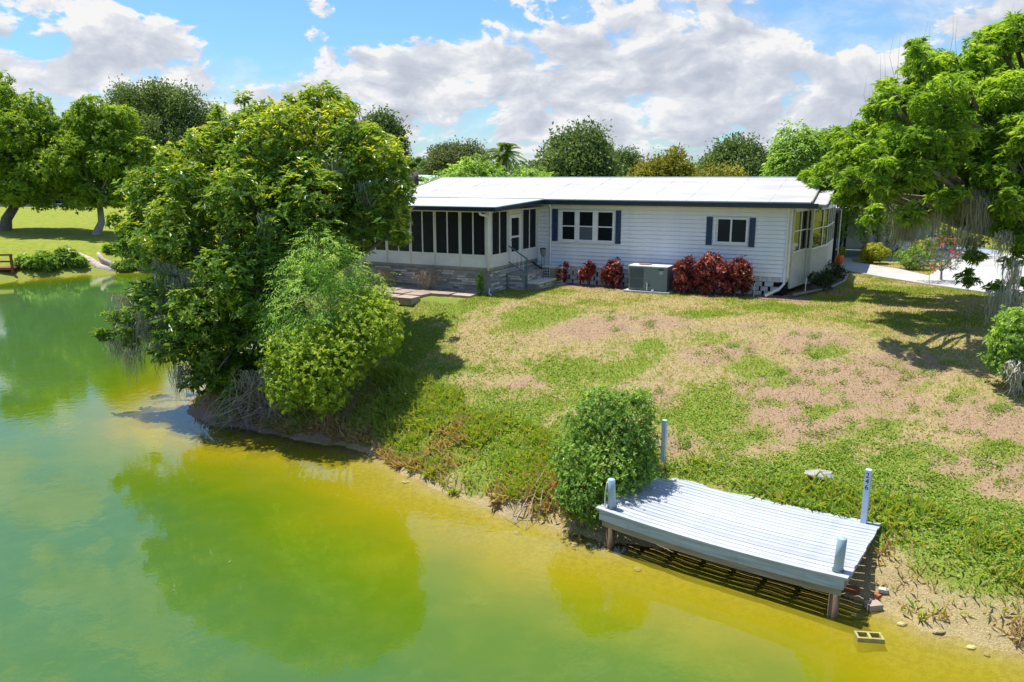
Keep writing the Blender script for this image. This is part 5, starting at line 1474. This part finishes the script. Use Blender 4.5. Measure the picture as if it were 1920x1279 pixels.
# leafy ground cover on the slope near the dock and along the bank
X, Y = scatter(260000, -8, 15, 9.5, 24)
ok = in_view(X, Y); X, Y = X[ok], Y[ok]
sd = shore_sd(X, Y)
b_, g_ = lawn_masks(X, Y)
zone = sstep(6.5, 3.5, sd + (fbm(X * .8, Y * .8, 73) - .5) * 3) * sstep(.7, 1.4, sd + (fbm(X * 1.4, Y * 1.4, 79) - .5) * .8)
dx_, dy_ = dock_xy(X, Y)
ok = (NR.random(len(X)) < zone * np.clip(.16 + g_ * 1.1 - b_ * .45, 0, 1) * np.where((X > 1) & (Y < 16), 1.0, .55) * np.where((X > 5) & (Y < 14), sstep(.9, 1.9, sd + (fbm(X * 2, Y * 2, 97) - .5)), 1)) & ~((dx_ > 0) & (dx_ < DL) & (dy_ > 0) & (dy_ < DD - .02))
X, Y, sd = X[ok], Y[ok], sd[ok]
n = len(X)
clh = fbm(X * 2.4, Y * 2.4, 83)
Z = ground(X, Y) + NR.random(n) * (.04 + .20 * sstep(.45, .75, clh) * sstep(3.6, 1.6, sd))
D_ = NR.normal(size=(n, 3)) * [1, 1, .35]
o = leaves('ground_cover', np.stack([X, Y, Z], -1), D_, NR.normal(size=(n, 3)) * .4 + [0, 0, 1], NR.uniform(.035, .075, n), NR.uniform(.022, .045, n), NR.normal(.5, .24, n), LF['weed'])
tag(o, 'leafy green weeds covering the bank behind the dock', 'weeds', kind='stuff')
# scattered weed tufts on the bare soil
X, Y = scatter(900, 2, 15, 13, 26)
b_, g_ = lawn_masks(X, Y)
ok = (b_ > .4) & in_view(X, Y); X, Y = X[ok][:120], Y[ok][:120]
Xr, Yr = np.repeat(X, 60) + NR.normal(size=len(X) * 60) * .09, np.repeat(Y, 60) + NR.normal(size=len(X) * 60) * .09
n = len(Xr)
o = leaves('weeds', np.stack([Xr, Yr, ground(Xr, Yr) + NR.random(n) * .06], -1), NR.normal(size=(n, 3)) * [1, 1, .4] + [0, 0, .3], NR.normal(size=(n, 3)) * .4 + [0, 0, 1], NR.uniform(.03, .08, n), NR.uniform(.014, .03, n), NR.normal(.4, .22, n), LF['weed'])
tag(o, 'small green weed tufts scattered over the bare soil', 'weeds', kind='stuff')
X, Y = scatter(120000, -3, 15, 12.5, 27)
b_, g_ = lawn_masks(X, Y)
ok = in_view(X, Y) & (NR.random(len(X)) < .03 + .28 * b_) & (shore_sd(X, Y) > .8) & ~blocked(X, Y)
X, Y = X[ok], Y[ok]
n = len(X)
o = leaves('leaf_litter', np.stack([X, Y, ground(X, Y) + .012], -1), NR.normal(size=(n, 3)) * [1, 1, .12], NR.normal(size=(n, 3)) * .25 + [0, 0, 1], NR.uniform(.025, .075, n), NR.uniform(.008, .026, n), NR.normal(.35, .35, n), LF['litter'], curl=.05)
tag(o, 'dry leaf litter and clippings strewn over the bare soil', 'leaf litter', kind='stuff')
# tall grass and dead straw on the waterside bank
X, Y = scatter(520000, -10.5, 13, 9, 24)
sd = shore_sd(X, Y) + (fbm(X * 1.5, Y * 1.5, 87) - .5) * .8
ok = in_view(X, Y) & (sd > .12) & (sd < 2.4); X, Y, sd = X[ok], Y[ok], sd[ok]
dx_, dy_ = dock_xy(X, Y)
patch = fbm(X * 1.1, Y * 1.1, 89)
pk = np.where(Y > 15.5, 1.0, .28)
ok = (NR.random(len(X)) < (.15 + 1.1 * sstep(.38, .62, patch)) * pk) & ~((dx_ > -.1) & (dx_ < DL + .1) & (dy_ > -.1) & (dy_ < DD))
X, Y, sd, patch = X[ok], Y[ok], sd[ok], patch[ok]
n = len(X)
strawy = (fbm(X * .8, Y * .8, 93) + (1.0 - sd) * .22 + NR.normal(size=n) * .05) > .63
lenb = NR.uniform(.08, .28, n) * np.clip(.5 + patch, .5, 1.3)
lean = np.stack([NR.normal(-.15, .45, n), NR.normal(-.35, .45, n), np.ones(n) * .75], -1)
Pb = np.stack([X, Y, ground(X, Y) - .01], -1)
for msk, nm, mt, lab in ((~strawy, 'tall_grass', 'tallgrass', 'tall green grass along the waterside bank'), (strawy, 'dead_grass', 'straw', 'dead straw-coloured grass hanging over the waterline')):
    k = int(msk.sum())
    tt = NR.normal(.5, .28, k) if nm == 'tall_grass' else NR.normal(.45, .25, k)
    o = leaves(nm, Pb[msk], lean[msk], NR.normal(size=(k, 3)) * [1, 1, .3], lenb[msk], NR.uniform(.005, .011, k), tt, LF[mt], curl=.45)
    tag(o, lab, 'grass', kind='stuff')
# dry sticks near the dock bush
sp = gspot(1010, 960, .4)
ds = empty('dry_sticks', tuple(sp), 0, 'bare dry sticks on the sandy bank left of the dock bush', 'sticks')
for a, b in (((962, 985), (1030, 880)), ((985, 995), (1005, 930)), ((968, 975), (1000, 950)), ((975, 990), (940, 960)), ((1010, 975), (1018, 925)), ((960, 970), (985, 940))):
    s_, e_ = gspot(*a, .1) - sp, gspot(*b, .4) + [0, -.2, .25] - sp
    MB().tube([s_, (s_ + e_) / 2 + [0, 0, .08], e_], [.012, .009, .003], 5).build('stick', M['deadwood'], ds)
